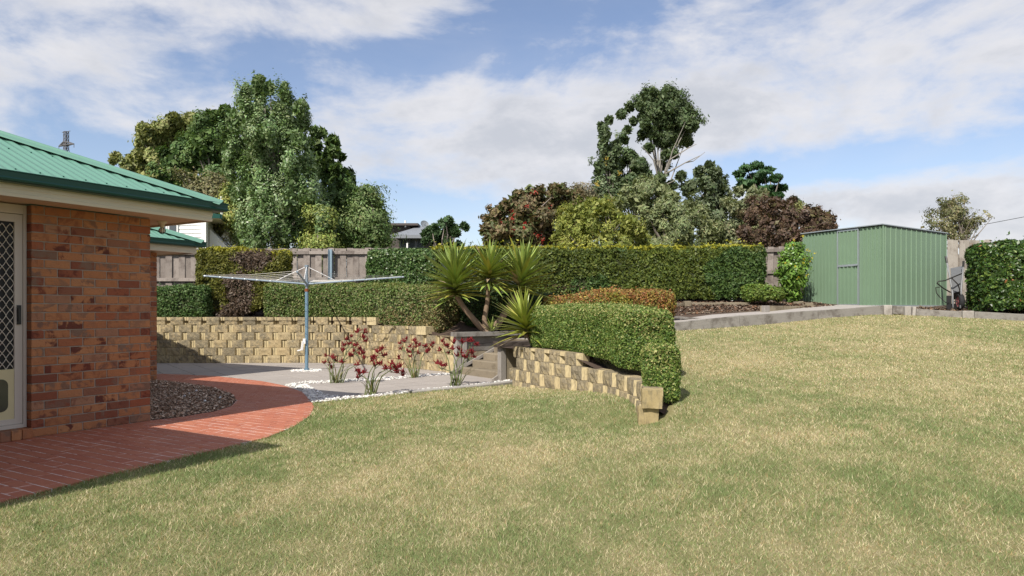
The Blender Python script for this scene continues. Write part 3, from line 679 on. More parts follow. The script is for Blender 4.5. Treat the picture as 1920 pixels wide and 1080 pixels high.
hd = MB(); hb(hd, D0-.080, D0-.046, DB+.008, DB+.022, 1.09, 1.275); hb(hd, D0-.078, D0-.058, DB+.022, DB+.045, 1.12, 1.245)
hd.tube([H(D0-.06, DB+.02, 1.125), H(D0-.06, DB+.030, 1.125)], .008, 8, 0); hd.obj('door_handle', M['black'], door)
# flood light under the soffit
lp = H(.24, -.16, SOF); lt = empty('outdoor_light', lp, 'small cream outdoor lamp with black wire cage hanging under the eave', 'lamp')
b = MB(); b.tube([lp, (lp[0], lp[1], lp[2]-.012), (lp[0], lp[1], lp[2]-.03), (lp[0], lp[1], lp[2]-.07)], [.055, .055, .03, .022], 12); b.obj('mount', M['cream'], lt, smooth=False)
b = MB(); b.tube([(lp[0], lp[1], lp[2]-.07), (lp[0], lp[1], lp[2]-.085), (lp[0], lp[1], lp[2]-.115), (lp[0], lp[1], lp[2]-.128)], [.016, .03, .03, .012], 10); b.obj('bulb_glass', M['white'], lt, smooth=True)
b = MB()
for k in range(4):
    a = k*PI/4+.2; d = Vector((math.cos(a), math.sin(a), 0)); c = Vector(lp)
    b.tube([c+d*(.038*math.sin(t))*1.0-Vector((0, 0, .07+.07*(1-math.cos(t))/2*1.05)) for t in np.linspace(0, PI, 7)]+[c-d*(.038*math.sin(t))-Vector((0, 0, .07+.07*(1-math.cos(t))/2*1.05)) for t in np.linspace(PI, 0, 7)[1:]], .003, 5, cap=False)
b.obj('wire_cage', M['black'], lt)
# ------------------------------------------------------------------ terrace soil behind the walls
M['bed'] = M['soil']
cols_x = np.r_[np.arange(-10.6, -1.1, .25), -1.08, np.arange(-.9, .13, .2), .15, np.arange(.25, 14.6, .25)]
rows = np.r_[0, .12, .3, .5, .8, 1.2, 1.7, 2.2, 2.8, 4.2, 6]
X = np.repeat(cols_x[None], len(rows), 0); Y = front_y(cols_x)[None]+rows[:, None]
Z = terr_z(X, Y); Z[-1] = .8
v = np.c_[X.ravel(), Y.ravel(), Z.ravel()]; nx = len(cols_x)
I = np.arange((len(rows)-1)*nx).reshape(-1, nx)[:, :-1].ravel()
me = bpy.data.meshes.new('garden_bed'); me.from_pydata(v.tolist(), [], np.c_[I, I+1, I+1+nx, I+nx].tolist()); me.materials.append(M['bed'])
bed = bpy.data.objects.new('garden_bed', me); COL.objects.link(bed); bed['kind'] = 'structure'
# planter soil behind the curved wall
b = MB(); n = len(front_wall)
def off(pl, d):
    pl = [np.array(p, float) for p in pl]; o = []
    for i, p in enumerate(pl):
        t = pl[min(i+1, len(pl)-1)]-pl[max(i-1, 0)]; t /= np.hypot(*t); o.append(p+np.array([-t[1], t[0]])*d)
    return o
inn = off(front_wall, .10); out_ = off(front_wall, .95); out_[-1] = np.array([1.55, 6.72]); out_[-2] = np.array([1.72, 7.0]); inn[-1] = np.array([1.33, 6.68])
zz_in = [.60, .60, .59, .56, .43, .43, .42, .38, .30]
vs = []
for i in range(n):
    m1 = inn[i]*.6+out_[i]*.4
    zo = float(Pz(np.array(out_[i][0]), np.array(out_[i][1])))-.12
    vs += [(inn[i][0], inn[i][1], zz_in[i]), (m1[0], m1[1], max(zz_in[i]*.6+zo*.4, zo)), (out_[i][0], out_[i][1], zo)]
fs = [(3*i+k, 3*i+k+1, 3*i+4+k, 3*i+3+k) for i in range(n-1) for k in (0, 1)]
b.add(vs, fs)
b.add([(P2[0], P2[1], .585), (inn[0][0], inn[0][1], .60), (out_[0][0], out_[0][1], .70), (1.0, 12.8, .64), tuple(P2+RR*.7)+(.6,)], [(0, 1, 2, 3, 4)])
ps = b.obj('planter_soil', M['soil'], org=(0, 0, 0)); ps['kind'] = 'structure'
# ------------------------------------------------------------------ block retaining walls
PITCH, BH = .42, .177
def block_mesh(seed, old=False, half=False):
    r = random.Random(seed); hw = PITCH/2-.004; b = MB(); h = BH-.004
    BD = .13 if old else .2
    nx, nz = 6, 3; rough, smooth = (0, 1)
    g_ = {}
    FW, FD, CW, CD = (.142, .066, .206-.004, -.012) if old else (.144, .056, .152, .0)
    xs_ = [-FW+2*FW*i/nx for i in range(nx+1)]
    for i in range(nx+1):
        for j in range(nz+1):
            e = (i in (0, nx)) or (j in (0, nz))
            g_[i, j] = len(b.v); b.v.append((xs_[i]+r.uniform(-.006, .006)*(i not in (0, nx)), FD+r.uniform(-.010, .013)*(1 if not e else .55)-(0.006 if e else 0), -h/2+h*j/nz))
    for i in range(nx):
        for j in range(nz): b.f.append((g_[i, j], g_[i+1, j], g_[i+1, j+1], g_[i, j+1])); b.mi.append(rough)
    def side(sg):
        k0 = len(b.v); b.v += [(sg*CW, CD, -h/2), (sg*CW, CD, h/2), (sg*hw, CD-.002, -h/2), (sg*hw, CD-.002, h/2), (sg*hw*.92, -BD, -h/2), (sg*hw*.92, -BD, h/2)]; return k0
    bl, br = side(-1), side(1)
    Ls = [g_[0, j] for j in range(nz+1)]; Rs = [g_[nx, j] for j in range(nz+1)]
    b.f += [tuple([bl]+Ls+[bl+1]), tuple([br+1]+Rs[::-1]+[br]), (bl, bl+1, bl+3, bl+2), (br, br+2, br+3, br+1)]; b.mi += [smooth, smooth, smooth, smooth]
    T = [g_[i, nz] for i in range(nx+1)]; B_ = [g_[i, 0] for i in range(nx+1)]
    b.f += [tuple(T+[br+1, br+3, br+5, bl+5, bl+3, bl+1]), tuple(B_[::-1]+[bl, bl+2, bl+4, br+4, br+2, br]), (bl+2, bl+3, bl+5, bl+4), (br+2, br+4, br+5, br+3), (bl+4, bl+5, br+5, br+4)]
    b.mi += [rough, rough, smooth, smooth, rough]
    return b.mesh('block', [M['block_old'] if old else M['block_rough'], M['block_smooth']])
BL_NEW = [block_mesh(i) for i in range(5)]; BL_OLD = [block_mesh(40+i, True) for i in range(5)]
def end_mesh(seed, old):
    r = random.Random(seed); bm = bmesh.new(); bmesh.ops.create_cube(bm, size=1)
    for v in bm.verts: v.co = Vector((v.co.x*(.19 if old else .30), v.co.y*(.17 if old else .25), v.co.z*(BH-.003)))
    bmesh.ops.subdivide_edges(bm, edges=bm.edges[:], cuts=2, use_grid_fill=True)
    for v in bm.verts: v.co += Vector([r.uniform(-.004, .004) for _ in range(3)])
    me = bpy.data.meshes.new('end_block'); bm.to_mesh(me); bm.free(); me.materials.append(M['block_end'] if old else M['block_smooth']); return me
END_NEW, END_OLD = end_mesh(3, False), end_mesh(4, True)
def resample(pl, s):
    pl = np.array(pl, float); d = np.r_[0, np.cumsum(np.hypot(*np.diff(pl, axis=0).T))]
    s = np.clip(s, 0, d[-1]); x, y = np.interp(s, d, pl[:, 0]), np.interp(s, d, pl[:, 1])
    e = .12; x0, y0 = np.interp(max(s-e, 0), d, pl[:, 0]), np.interp(max(s-e, 0), d, pl[:, 1]); x1, y1 = np.interp(min(s+e, d[-1]), d, pl[:, 0]), np.interp(min(s+e, d[-1]), d, pl[:, 1])
    return (x, y), math.atan2(y1-y0, x1-x0), d[-1]
def smooth_pl(pl, it=3):
    pl = [np.array(p, float) for p in pl]
    for _ in range(it):
        o = [pl[0]]
        for a, b_ in zip(pl[:-1], pl[1:]): o += [a*.75+b_*.25, a*.25+b_*.75]
        pl = o+[pl[-1]]
    return pl
def block_wall(name, label, pl, z0, ncourse, ends, meshes, endm, start=0.0, setback=.036, root_loc=None, fill=.14):
    pl = smooth_pl(pl); t = empty(name, (pl[0][0], pl[0][1], 0), label, 'retaining wall'); L = resample(pl, 0)[2]; cnt = 0
    for k in range(ncourse):
        eL = ends[k]; s = start+(PITCH/2 if k % 2 else PITCH)-PITCH/2
        while s < eL-(.33 if meshes is BL_OLD and k in (1, 2) else .10):
            (x, y), a, _ = resample(pl, s); nx, ny = math.sin(a), -math.cos(a)     # outward to the right of travel
            o = bpy.data.objects.new('block', random.choice(meshes)); COL.objects.link(o); o.parent = t
            sb = -.055-setback*k+random.uniform(-.006, .006)
            o.location = (x+nx*sb-pl[0][0], y+ny*sb-pl[0][1], z0+BH*(k+.5)); o.rotation_euler = (random.gauss(0, .004), random.gauss(0, .004), a+PI+random.gauss(0, .012)); s += PITCH; cnt += 1
            o.scale = (1, 1, 1)
            o.rotation_euler.z = a   # local +y is the face, so turn it to the outside
            o.rotation_euler.z += PI
            if meshes is BL_OLD and k in (1, 2) and s >= eL-.33:
                s0 = s-PITCH/2; gp_ = eL-.13-s0
                if gp_ > .06:
                    (x, y), a, _ = resample(pl, s0+gp_/2); nx, ny = math.sin(a), -math.cos(a); o2 = o.copy(); COL.objects.link(o2); o2.parent = t; o2.scale = (gp_/PITCH, 1, 1); o2.location = (x+nx*sb-pl[0][0], y+ny*sb-pl[0][1], z0+BH*(k+.5)); o2.rotation_euler = (0, 0, a+PI)
        if meshes is BL_OLD and k in (0, 3): continue
        (x, y), a, _ = resample(pl, eL-.05); nx, ny = math.sin(a), -math.cos(a)
        o = bpy.data.objects.new('end_block', endm); COL.objects.link(o); o.parent = t; sb = -.09-setback*k+.012
        o.location = (x+nx*sb-pl[0][0], y+ny*sb-pl[0][1], z0+BH*(k+.5)+.001); o.rotation_euler = (0, 0, a if meshes is BL_NEW else -.12)
    c = MB(); pts = []                                   # rubble core behind the faces
    for i in range(25):
        s = (L-.45)*i/24; (x, y), a, _ = resample(pl, s); nx, ny = math.sin(a), -math.cos(a)
        top = z0+BH*max([k+1 for k in range(ncourse) if ends[k] >= s-.02] or [1])-.03
        pts.append((x+nx*-.27, y+ny*-.27, x+nx*-.42, y+ny*-.42, top))
    vs = []
    for p in pts: vs += [(p[0], p[1], z0-.1), (p[0], p[1], p[4]), (p[2], p[3], p[4]), (p[2], p[3], z0-.1)]
    c.add(vs, [(4*i+k, 4*i+(k+1) % 4, 4*i+4+(k+1) % 4, 4*i+4+k) for i in range(24) for k in range(4)]+[(0, 1, 2, 3), (99, 98, 97, 96)])
    c.obj('backfill', M['soil'], t); print(name, cnt); return t
def arc(pl, xt):
    pl = np.array(smooth_pl(pl)); d = np.r_[0, np.cumsum(np.hypot(*np.diff(pl, axis=0).T))]; return float(np.interp(xt, pl[:, 0], d))
Lb = arc(wall_back, -1.15)
block_wall('retaining_wall', 'long tan sandstone block wall stepping down behind the grey patio', wall_back, .0, 6,
           [Lb+.03, Lb+.02, Lb+.03, Lb+.02, arc(wall_back, -1.93), arc(wall_back, -3.22)], BL_NEW, END_NEW, start=.05)
pf = np.array(smooth_pl(front_wall)); df = np.r_[0, np.cumsum(np.hypot(*np.diff(pf, axis=0).T))]
block_wall('retaining_wall', 'short curved lichened block wall rising out of the lawn below the rounded hedge', front_wall, -.07, 4,
           [df[-1]-.30, df[-1]-.02, df[-1]+.02, float(np.interp(-9.28, -pf[:, 1], df))], BL_OLD, END_OLD, start=.0)

# ------------------------------------------------------------------ garden steps with timber sides
st = empty('garden_steps', (P1[0], P1[1], 0), 'timber garden steps climbing between grey sleeper walls to the terrace', 'steps')
def L2(r, q, z): p = P1+RR*r+QQ*q; return (p[0], p[1], z)
SA = math.atan2(RR[1], RR[0])
def sb(b, r0, r1, q0, q1, z0, z1, mi=0): b.box(L2((r0+r1)/2, (q0+q1)/2, (z0+z1)/2), (r1-r0, q1-q0, z1-z0), SA, mi)
SW = 1.455
for i in range(5):
    b = MB(); sb(b, .06+.25*i, .06+.25*i+.33, .07, SW-.04, .13*i-.04, .13*(i+1)); o = b.obj('step', M['step'], st)
    bm = bmesh.new(); bm.from_mesh(o.data); bmesh.ops.bevel(bm, geom=bm.edges[:], offset=.012, segments=1, affect='EDGES'); bm.to_mesh(o.data); bm.free()
for i in range(5):                                       # left side: stacked sleepers
    b = MB(); z0 = .005+.142*i; sb(b, .10, 1.62, -.06, .005+.006*(i % 2), z0, z0+.136); b.obj('sleeper', M['sleeper_tan'] if i in (0, 2) else M['sleeper'], st)
b = MB(); sb(b, -.06, 1.66, -.12, .11, .718, .80); b.obj('cap_board', M['sleeper'], st)
b = MB(); sb(b, -.01, .09, -.09, .03, -.05, .716); b.obj('post', M['post_wood'], st)
b = MB(); sb(b, .12, .20, .014, .055, .02, .715); b.obj('post', M['post_wood'], st)
b = MB(); sb(b, -.02, .085, SW-.02, SW+.09, -.05, .585); b.obj('post', M['post_wood'], st)
b = MB(); sb(b, .0, 1.3, SW+.005, SW+.075, -.02, .58); b.obj('sleeper', M['sleeper_tan'], st)
b = MB(); sb(b, -.10, 1.05, SW-.05, SW+.13, .588, .675); lg = b.obj('cap_log', M['log'], st)
bm = bmesh.new(); bm.from_mesh(lg.data); bmesh.ops.subdivide_edges(bm, edges=[e for e in bm.edges if e.calc_length() > .5], cuts=7)
for v_ in bm.verts: v_.co += Vector([random.uniform(-.012, .012) for _ in range(3)])
bm.to_mesh(lg.data); bm.free()
b = MB(); b.bar(L2(-.16, .035, .02), L2(1.14, .035, .575), .045, .055); b.obj('stringer', M['post_wood'], st)
b = MB(); b.bar(L2(-.12, SW-.02, .0), L2(.10, SW-.02, .13), .045, .055); b.obj('stringer', M['post_wood'], st)
b = MB(); b.prism([L2(1.25, .03, 0)[:2], L2(1.25, SW, 0)[:2], L2(2.6, SW, 0)[:2], L2(2.6, .03, 0)[:2]], .6, .655); b.obj('landing', M['gravel'], st)

# ------------------------------------------------------------------ paling fence
def fence_y(x): return 17.55+.058*(x+9)
def fence_t(x): return float(np.interp(x, [-9, -3.4, 6.6, 8.5, 10.5, 14], [2.80, 2.845, 2.905, 3.0, 3.14, 3.17]))
fa = math.atan2(.058, 1)
fn = empty('paling_fence', (-10.5, fence_y(-10.5), .9), 'tall weathered grey paling fence along the back of the garden', 'fence')
pms = []
for i in range(6):
    r = random.Random(i); b = MB(); h = 1.75
    b.box((0, 0, h/2), (.166, .018, h)); me = b.mesh('paling', M['paling']); bm = bmesh.new(); bm.from_mesh(me)
    bmesh.ops.subdivide_edges(bm, edges=[e for e in bm.edges if e.calc_length() > 1], cuts=3)
    for v_ in bm.verts: v_.co += Vector((r.uniform(-.003, .003), r.uniform(-.003, .003), 0))
    bm.to_mesh(me); bm.free(); pms.append(me)
    m2 = me.copy(); m2.materials.clear(); m2.materials.append(M['paling_new']); pms.append(m2)
x = -10.4; i = 0
while x < 13.2:
    if not (-2.9 < x < 5.9):                             # the tall hedge hides the rest
        o = bpy.data.objects.new('paling', pms[2*random.randrange(6)+(1 if x > 9 else 0)]); COL.objects.link(o); o.parent = fn
        zt = fence_t(x)+random.uniform(-.012, .012)
        o.location = (x+10.5, fence_y(x)-fence_y(-10.5)+(.016 if i % 2 else -.016), zt-1.75-.9); o.rotation_euler = (random.gauss(0, .006), random.gauss(0, .006), fa); o.scale = (1 if i % 2 else .96, 1, 1)
    x += .158; i += 1
for (xa, xb, dz) in [(-10.4, -2.7, -.115), (-10.4, -2.7, -.80), (5.7, 8.6, -.115), (5.7, 8.6, -.70)]:
    nseg = max(1, int(round((xb-xa)/2.6)))
    for k in range(nseg):
        x0, x1 = xa+(xb-xa)*k/nseg, xa+(xb-xa)*(k+1)/nseg-.006
        b = MB(); b.bar((x0, fence_y(x0)-.052, fence_t(x0)+dz), (x1, fence_y(x1)-.052, fence_t(x1)+dz), .045, .085); b.obj('rail', M['paling'], fn)
b = MB()
for (xa, xb) in [(-10.4, -2.7), (5.7, 8.6)]: b.bar((xa, fence_y(xa)-.045, fence_t(xa)-1.62), (xb, fence_y(xb)-.045, fence_t(xb)-1.62), .03, .2)
b.obj('plinth_board', M['paling'], fn)
b = MB(); b.bar((-2.9, fence_y(-2.9), fence_t(-2.9)-.85), (5.9, fence_y(5.9), fence_t(5.9)-.85), .03, 1.68); b.obj('boarding', M['paling'], fn)
px = -4.70; b = MB(); y_ = fence_y(px)-.13
b.box((px-.045, y_, 1.75), (.008, .10, 2.1)); b.box((px+.045, y_, 1.75), (.008, .10, 2.1)); b.box((px, y_, 1.75), (.082, .008, 2.098))
b.obj('steel_post', M['post_blue'], fn)

# ------------------------------------------------------------------ rotary clothesline
C0 = G(575, 695); CXY = (C0[0], C0[1])
hz = 1.775
cl_ = empty('rotary_clothesline', (C0[0], C0[1], 0), 'blue grey rotary clothesline with four arms standing on the patio', 'clothesline')
def c3(x, y, z): return (CXY[0]+x, CXY[1]+y, z)
b = MB(); b.tube([c3(0, 0, -.02), c3(0, 0, 1.63)], .034, 14); b.tube([c3(0, 0, .0), c3(0, 0, .05)], .05, 14); b.obj('pole', M['hoist_pole'], cl_, smooth=False)
b = MB(); b.tube([c3(0, 0, 1.60), c3(0, 0, 1.66)], .037, 14); b.obj('collar', M['rust'], cl_)
b = MB(); b.tube([c3(0, 0, 1.66), c3(0, 0, 2.13)], .026, 12); b.tube([c3(0, 0, 1.72), c3(0, 0, 1.80)], .045, 12); b.tube([c3(0, 0, 2.10), c3(0, 0, 2.135)], .042, 10); b.obj('mast', M['galv'], cl_)
angs = [math.radians(a) for a in (192, 12, 282, 102)]
AL = 1.95; tips = []
for k, a in enumerate(angs):
    d = np.array([math.cos(a), math.sin(a)]); rise = .14
    p = c3(d[0]*.03, d[1]*.03, hz-.02); q = c3(d[0]*AL, d[1]*AL, hz+rise-.02+(.02 if k == 1 else 0)); tips.append(np.array(q))
    b = MB(); b.tube([p, q], [.019, .015], 8); arm = b.obj('arm', M['galv'], cl_)
    b = MB()
    for t in (.35, .48, .60, .72, .84, .985):
        c = np.array(p)*(1-t)+np.array(q)*t; b.tube([c-np.r_[d*.012, 0], c+np.r_[d*.012, 0]], .022, 8)
    b.obj('line_clip', M['shed_trim'], arm)
    b = MB(); b.tube([c3(0, 0, 2.11), c3(d[0]*AL*.30, d[1]*AL*.30, hz+rise*.30)], .006, 6); b.obj('stay', M['white'], cl_)
b = MB(); order = [0, 3, 1, 2]
for t in (.36, .48, .60, .72, .84, .975):
    for i in range(4):
        p0, p1 = tips[order[i]], tips[order[(i+1) % 4]]; c = np.array(c3(0, 0, hz-.02))
        a_, b_ = c+(p0-c)*t+[0, 0, .02], c+(p1-c)*t+[0, 0, .02]
        b.tube([a_, (a_+b_)/2-[0, 0, .03*t], b_], .0032, 4, cap=False)
b.obj('line', M['cord'], cl_)
b = MB(); b.box(c3(-.03, -.05, .60), (.05, .05, .10)); b.bar(c3(-.05, -.085, .60), c3(-.07, -.10, .42), .022, .04); b.tube([c3(-.07, -.10, .425), c3(-.15, -.13, .41)], .012, 8); b.obj('winding_handle', M['white'], cl_)

# ------------------------------------------------------------------ garden shed
SC = np.array([8.69, 16.0]); SL_ = np.array([-.458, .889]); SR = np.array([.889, .458]); SB = 1.32; SWd, SDp = 2.22, 2.46
sh = empty('garden_shed', (SC[0], SC[1], SB), 'sage green ribbed steel garden shed with a closed door', 'shed')
def s3(l, r, z): p = SC+SL_*l+SR*r; return (p[0], p[1], z)
def htop(r): return 1.90-.075*(r/SDp)
def ribbed(b, t0, t1, face, pitch, w, proud, z0, ztop):
    """trapezoid ribs along a wall face; face(t, off, z) places a point"""
    ts = [(t0, 0)]; t = t0+pitch*.5
    while t+w < t1: ts += [(t-w*.5-.008, 0), (t-w*.5+.002, 1), (t+w*.5-.002, 1), (t+w*.5+.008, 0)]; t += pitch
    ts.append((t1, 0)); vs = []
    for t_, k in ts: vs += [face(t_, proud*k, z0), face(t_, proud*k, ztop(t_))]
    b.add(vs, [(2*i, 2*i+2, 2*i+3, 2*i+1) for i in range(len(ts)-1)])
ff = lambda t, o, z: tuple(np.array(s3(t, 0, z))-np.r_[SR*o, 0])
fr = lambda t, o, z: tuple(np.array(s3(0, t, z))-np.r_[SL_*o, 0])
zt = lambda t: SB+1.885
b = MB(); ribbed(b, 0, .60, ff, .108, .030, .030, SB, zt); ribbed(b, 1.20, SWd, ff, .100, .030, .030, SB, zt); b.obj('wall_panel', M['shed'], sh, fix=False, smooth=False)
b = MB(); ribbed(b, 0, SDp, fr, .196, .028, .014, SB, lambda t: SB+htop(t)-.01); b.obj('wall_panel', M['shed'], sh, fix=False)
b = MB()
b.add([s3(SWd, 0, SB), s3(SWd, SDp, SB), s3(SWd, SDp, SB+1.81), s3(SWd, 0, SB+1.885)], [(0, 1, 2, 3)]); b.add([s3(SWd, SDp, SB), s3(0, SDp, SB), s3(0, SDp, SB+1.81), s3(SWd, SDp, SB+1.81)], [(0, 1, 2, 3)])
b.obj('wall_panel', M['shed'], sh)
b = MB(); ribbed(b, .63, 1.17, lambda t, o, z: ff(t, o+.012, z), .108, .028, .026, SB+.05, lambda t: SB+1.85); dd = b.obj('door', M['shed'], sh, fix=False)
b = MB()
for l0, l1, z0, z1 in [(.606, .63, SB, SB+1.885), (1.17, 1.194, SB, SB+1.885), (.63, 1.17, SB+1.85, SB+1.885), (.63, 1.17, SB+.012, SB+.05)]:
    c = (np.array(s3(l0, 0, z0))+np.array(s3(l1, 0, z1)))/2-np.r_[SR*.012, 0]; b.box(c, (l1-l0, .05, z1-z0), math.atan2(SL_[1], SL_[0]))
b.obj('door_frame', M['shed_trim'], sh)
b = MB(); c = np.array(s3(.90, 0, SB+1.0))-np.r_[SR*.032, 0]; b.box(c, (.54, .02, .05), math.atan2(SL_[1], SL_[0])); c = np.array(s3(.66, 0, SB+1.0))-np.r_[SR*.05, 0]; b.box(c, (.10, .03, .035), math.atan2(SL_[1], SL_[0]))
b.tube([np.array(s3(.86, 0, SB+1.0))-np.r_[SR*.04, 0], np.array(s3(.86, 0, SB+1.0))-np.r_[SR*.06, 0]], .012, 8); b.obj('latch_bar', M['shed_trim'], dd)
b = MB(); e = .035
vs = []
for z_ in (0, .022): vs += [s3(-e, -.07, SB+1.905+z_), s3(SWd+e, -.07, SB+1.905+z_), s3(SWd+e, SDp+.06, SB+1.825+z_), s3(-e, SDp+.06, SB+1.825+z_)]
b.add(vs, [(3, 2, 1, 0), (4, 5, 6, 7), (0, 1, 5, 4), (1, 2, 6, 5), (2, 3, 7, 6), (3, 0, 4, 7)]); rf = b.obj('roof', M['shed_trim'], sh)
b = MB(); t = .1
while t < SDp: b.box(np.array(s3(-.012, t+.098, SB+htop(t)-.012)), (.012, .13, .035), math.atan2(SL_[1], SL_[0])); t += .196
b.obj('eave_gap_shade', M['black'], sh)  # black blocks paint the shade of the openings under the roof edge
b = MB(); b.bar(s3(-.006, -.006, SB), s3(-.006, -.006, SB+1.89), .03); b.bar(np.array(s3(-.008, SDp, SB)), np.array(s3(-.008, SDp, SB+1.81)), .03); b.bar(np.array(s3(SWd, -.008, SB)), np.array(s3(SWd, -.008, SB+1.885)), .03); b.obj('corner_trim', M['shed'], sh)
b = MB(); b.bar(s3(-.012, 0, SB+.01), s3(-.012, SDp, SB+.01), .03, .03); b.bar(s3(0, -.012, SB+.01), s3(SWd, -.012, SB+.01), .03, .03); b.obj('base_rail', M['shed_trim'], sh)
slab_ = MB(); slab_.prism([s3(-.06, -.1, 0)[:2], s3(SWd+.05, -.1, 0)[:2], s3(SWd+.05, SDp+.1, 0)[:2], s3(-.06, SDp+.1, 0)[:2]], SB-.25, SB-.004); slab_.obj('base_slab', M['kerb'], sh)

# ------------------------------------------------------------------ wheelbarrow stood on its nose by the shed
wb0 = np.array([10.50, 16.05]); WZ = 1.235
wb = empty('wheelbarrow', (wb0[0], wb0[1], WZ), 'upended wheelbarrow with grey tray and faded red wheel beside the shed', 'wheelbarrow')
fx, fy = np.array([.94, .34]), np.array([-.34, .94])       # across, and away from the viewer
def w3(x, y, z): p = wb0+fx*x+fy*y; return (p[0], p[1], WZ+z)
b = MB(); R_ = .185; n = 20; wc = (.02, -.02, .19); prof = [(.125, -.05), (.16, -.055), (.185, -.03), (.188, 0), (.185, .03), (.16, .055), (.125, .05)]
axd = np.array([.80, -.60])                                # axle direction in (x,y)
vs = []
for i in range(n):
    t = 2*PI*i/n
    for r_, o_ in prof: vs.append(w3(wc[0]+axd[0]*o_+axd[1]*-1*0+(-axd[1])*r_*math.cos(t), wc[1]+axd[1]*o_+axd[0]*r_*math.cos(t), wc[2]+r_*math.sin(t)))
m_ = len(prof); b.add(vs, [(i*m_+k, i*m_+(k+1) % m_, ((i+1) % n)*m_+(k+1) % m_, ((i+1) % n)*m_+k) for i in range(n) for k in range(m_)])
ty = b.obj('wheel', M['rubber'], wb, smooth=True)
b = MB(); vs = []
for o_, r_ in [(.046, .03), (.030, .06), (.036, .11), (.045, .128), (-.045, .128), (-.036, .11), (-.03, .06), (-.046, .03)]:
    for i in range(n):
        t = 2*PI*i/n; vs.append(w3(wc[0]+axd[0]*o_+(-axd[1])*r_*math.cos(t), wc[1]+axd[1]*o_+axd[0]*r_*math.cos(t), wc[2]+r_*math.sin(t)))
b.add(vs, [(j*n+i, j*n+(i+1) % n, (j+1)*n+(i+1) % n, (j+1)*n+i) for j in range(7) for i in range(n)]); b.add(vs[:n], [tuple(range(n))]); b.add(vs[7*n:], [tuple(range(n))]); b.obj('rim', M['rimred'], ty)
b = MB(); b.tube([w3(-.09, .07, .19), w3(.14, -.10, .19)], .012, 8); b.obj('axle', M['blackbar'], wb)
for nm, pts in [('handle', [Wp(1787, 577, 15.95), Wp(1786, 550, 16.05), Wp(1780, 515, 16.2), Wp(1773.5, 483, 16.35)]), ('handle', [Wp(1800.5, 578, 15.9), Wp(1802, 545, 16.0), Wp(1805, 515, 16.2), Wp(1806.5, 492, 16.35)])]:
    b = MB(); b.tube(pts, .019, 8); h_ = b.obj(nm, M['galv_pale'], wb, smooth=True)
    b = MB(); a_, c_ = np.array(pts[-2]), np.array(pts[-1]); d_ = (c_-a_)/np.linalg.norm(c_-a_); b.tube([c_-d_*.14, c_+d_*.03], .024, 8); b.obj('grip', M['black'], h_)
b = MB(); base = [Wp(1784.5, 549, 16.08), Wp(1801, 546, 16.08), Wp(1803.5, 514, 16.25), Wp(1784, 517, 16.25)]; rim_ = [Wp(1786, 562, 16.45), Wp(1803, 560, 16.42), Wp(1808, 498, 16.72), Wp(1782, 503, 16.72)]
bi = [p+np.r_[fy*.014, 0] for p in base]; cm = np.mean(rim_, 0); ri = [p*.96+cm*.04 for p in rim_]
b.add(list(base)+list(rim_)+bi+ri, [(0, 1, 2, 3), (0, 4, 5, 1), (1, 5, 6, 2), (2, 6, 7, 3), (3, 7, 4, 0), (8, 11, 10, 9), (8, 9, 13, 12), (9, 10, 14, 13), (10, 11, 15, 14), (11, 8, 12, 15), (4, 12, 13, 5), (5, 13, 14, 6), (6, 14, 15, 7), (7, 15, 12, 4)]); b.obj('tray', M['tray'], wb, fix=False)
b = MB(); b.tube([Wp(1803, 513, 15.95), Wp(1785, 520.5, 15.85), Wp(1772, 526, 15.8), Wp(1759.5, 527.6, 15.75), Wp(1757, 531, 15.75), Wp(1768, 540, 15.8), Wp(1782, 548, 15.9)], .0145, 8); b.obj('leg', M['blackbar'], wb, smooth=True)
b = MB(); b.tube([Wp(1785, 522, 15.87), Wp(1796, 533, 15.92), Wp(1799.5, 543, 15.95), Wp(1800, 555, 15.95)], .0135, 8); b.obj('leg', M['blackbar'], wb, smooth=True)
b = MB(); b.tube([Wp(1762, 538.5, 16.25), Wp(1754.5, 539, 16.25), Wp(1755.5, 549, 16.25), Wp(1762, 557, 16.25), Wp(1774, 567.5, 16.1)], .011, 6); b.obj('stand', M['blackbar'], wb)
b = MB(); b.prism([(Wp(1775, 0, 16.15)[0], 16.15), (Wp(1784, 0, 16.1)[0], 16.1), (Wp(1784, 0, 16.1)[0]+.01, 16.13), (Wp(1775, 0, 16.15)[0]+.01, 16.18)], WZ, WZ+.33); b.obj('wheel_guard', M['black'], wb)

# ------------------------------------------------------------------ sleepers edging the lawn and beds
def sleeper(p, q, h, w, label, mat='sleeper', cat='sleeper', group=None, name='timber_sleeper'):
    p, q = np.array(p, float), np.array(q, float); d = q-p; L = np.linalg.norm(d); b = MB()
    b.bar((-L/2, 0, 0), (L/2, 0, 0), w, h); me = b.mesh(name, M[mat]); bm = bmesh.new(); bm.from_mesh(me)
    bmesh.ops.bevel(bm, geom=bm.edges[:], offset=.008, segments=1, affect='EDGES'); bmesh.ops.subdivide_edges(bm, edges=[e for e in bm.edges if e.calc_length() > L*.8], cuts=5)
    for v_ in bm.verts: v_.co += Vector((0, random.uniform(-.005, .005), random.uniform(-.005, .005)))
    bm.to_mesh(me); bm.free(); o = bpy.data.objects.new(name, me); COL.objects.link(o); c = (p+q)/2; o.location = c
    o.rotation_euler = Vector(d).to_track_quat('X', 'Z').to_euler(); return tag(o, label, cat, group)
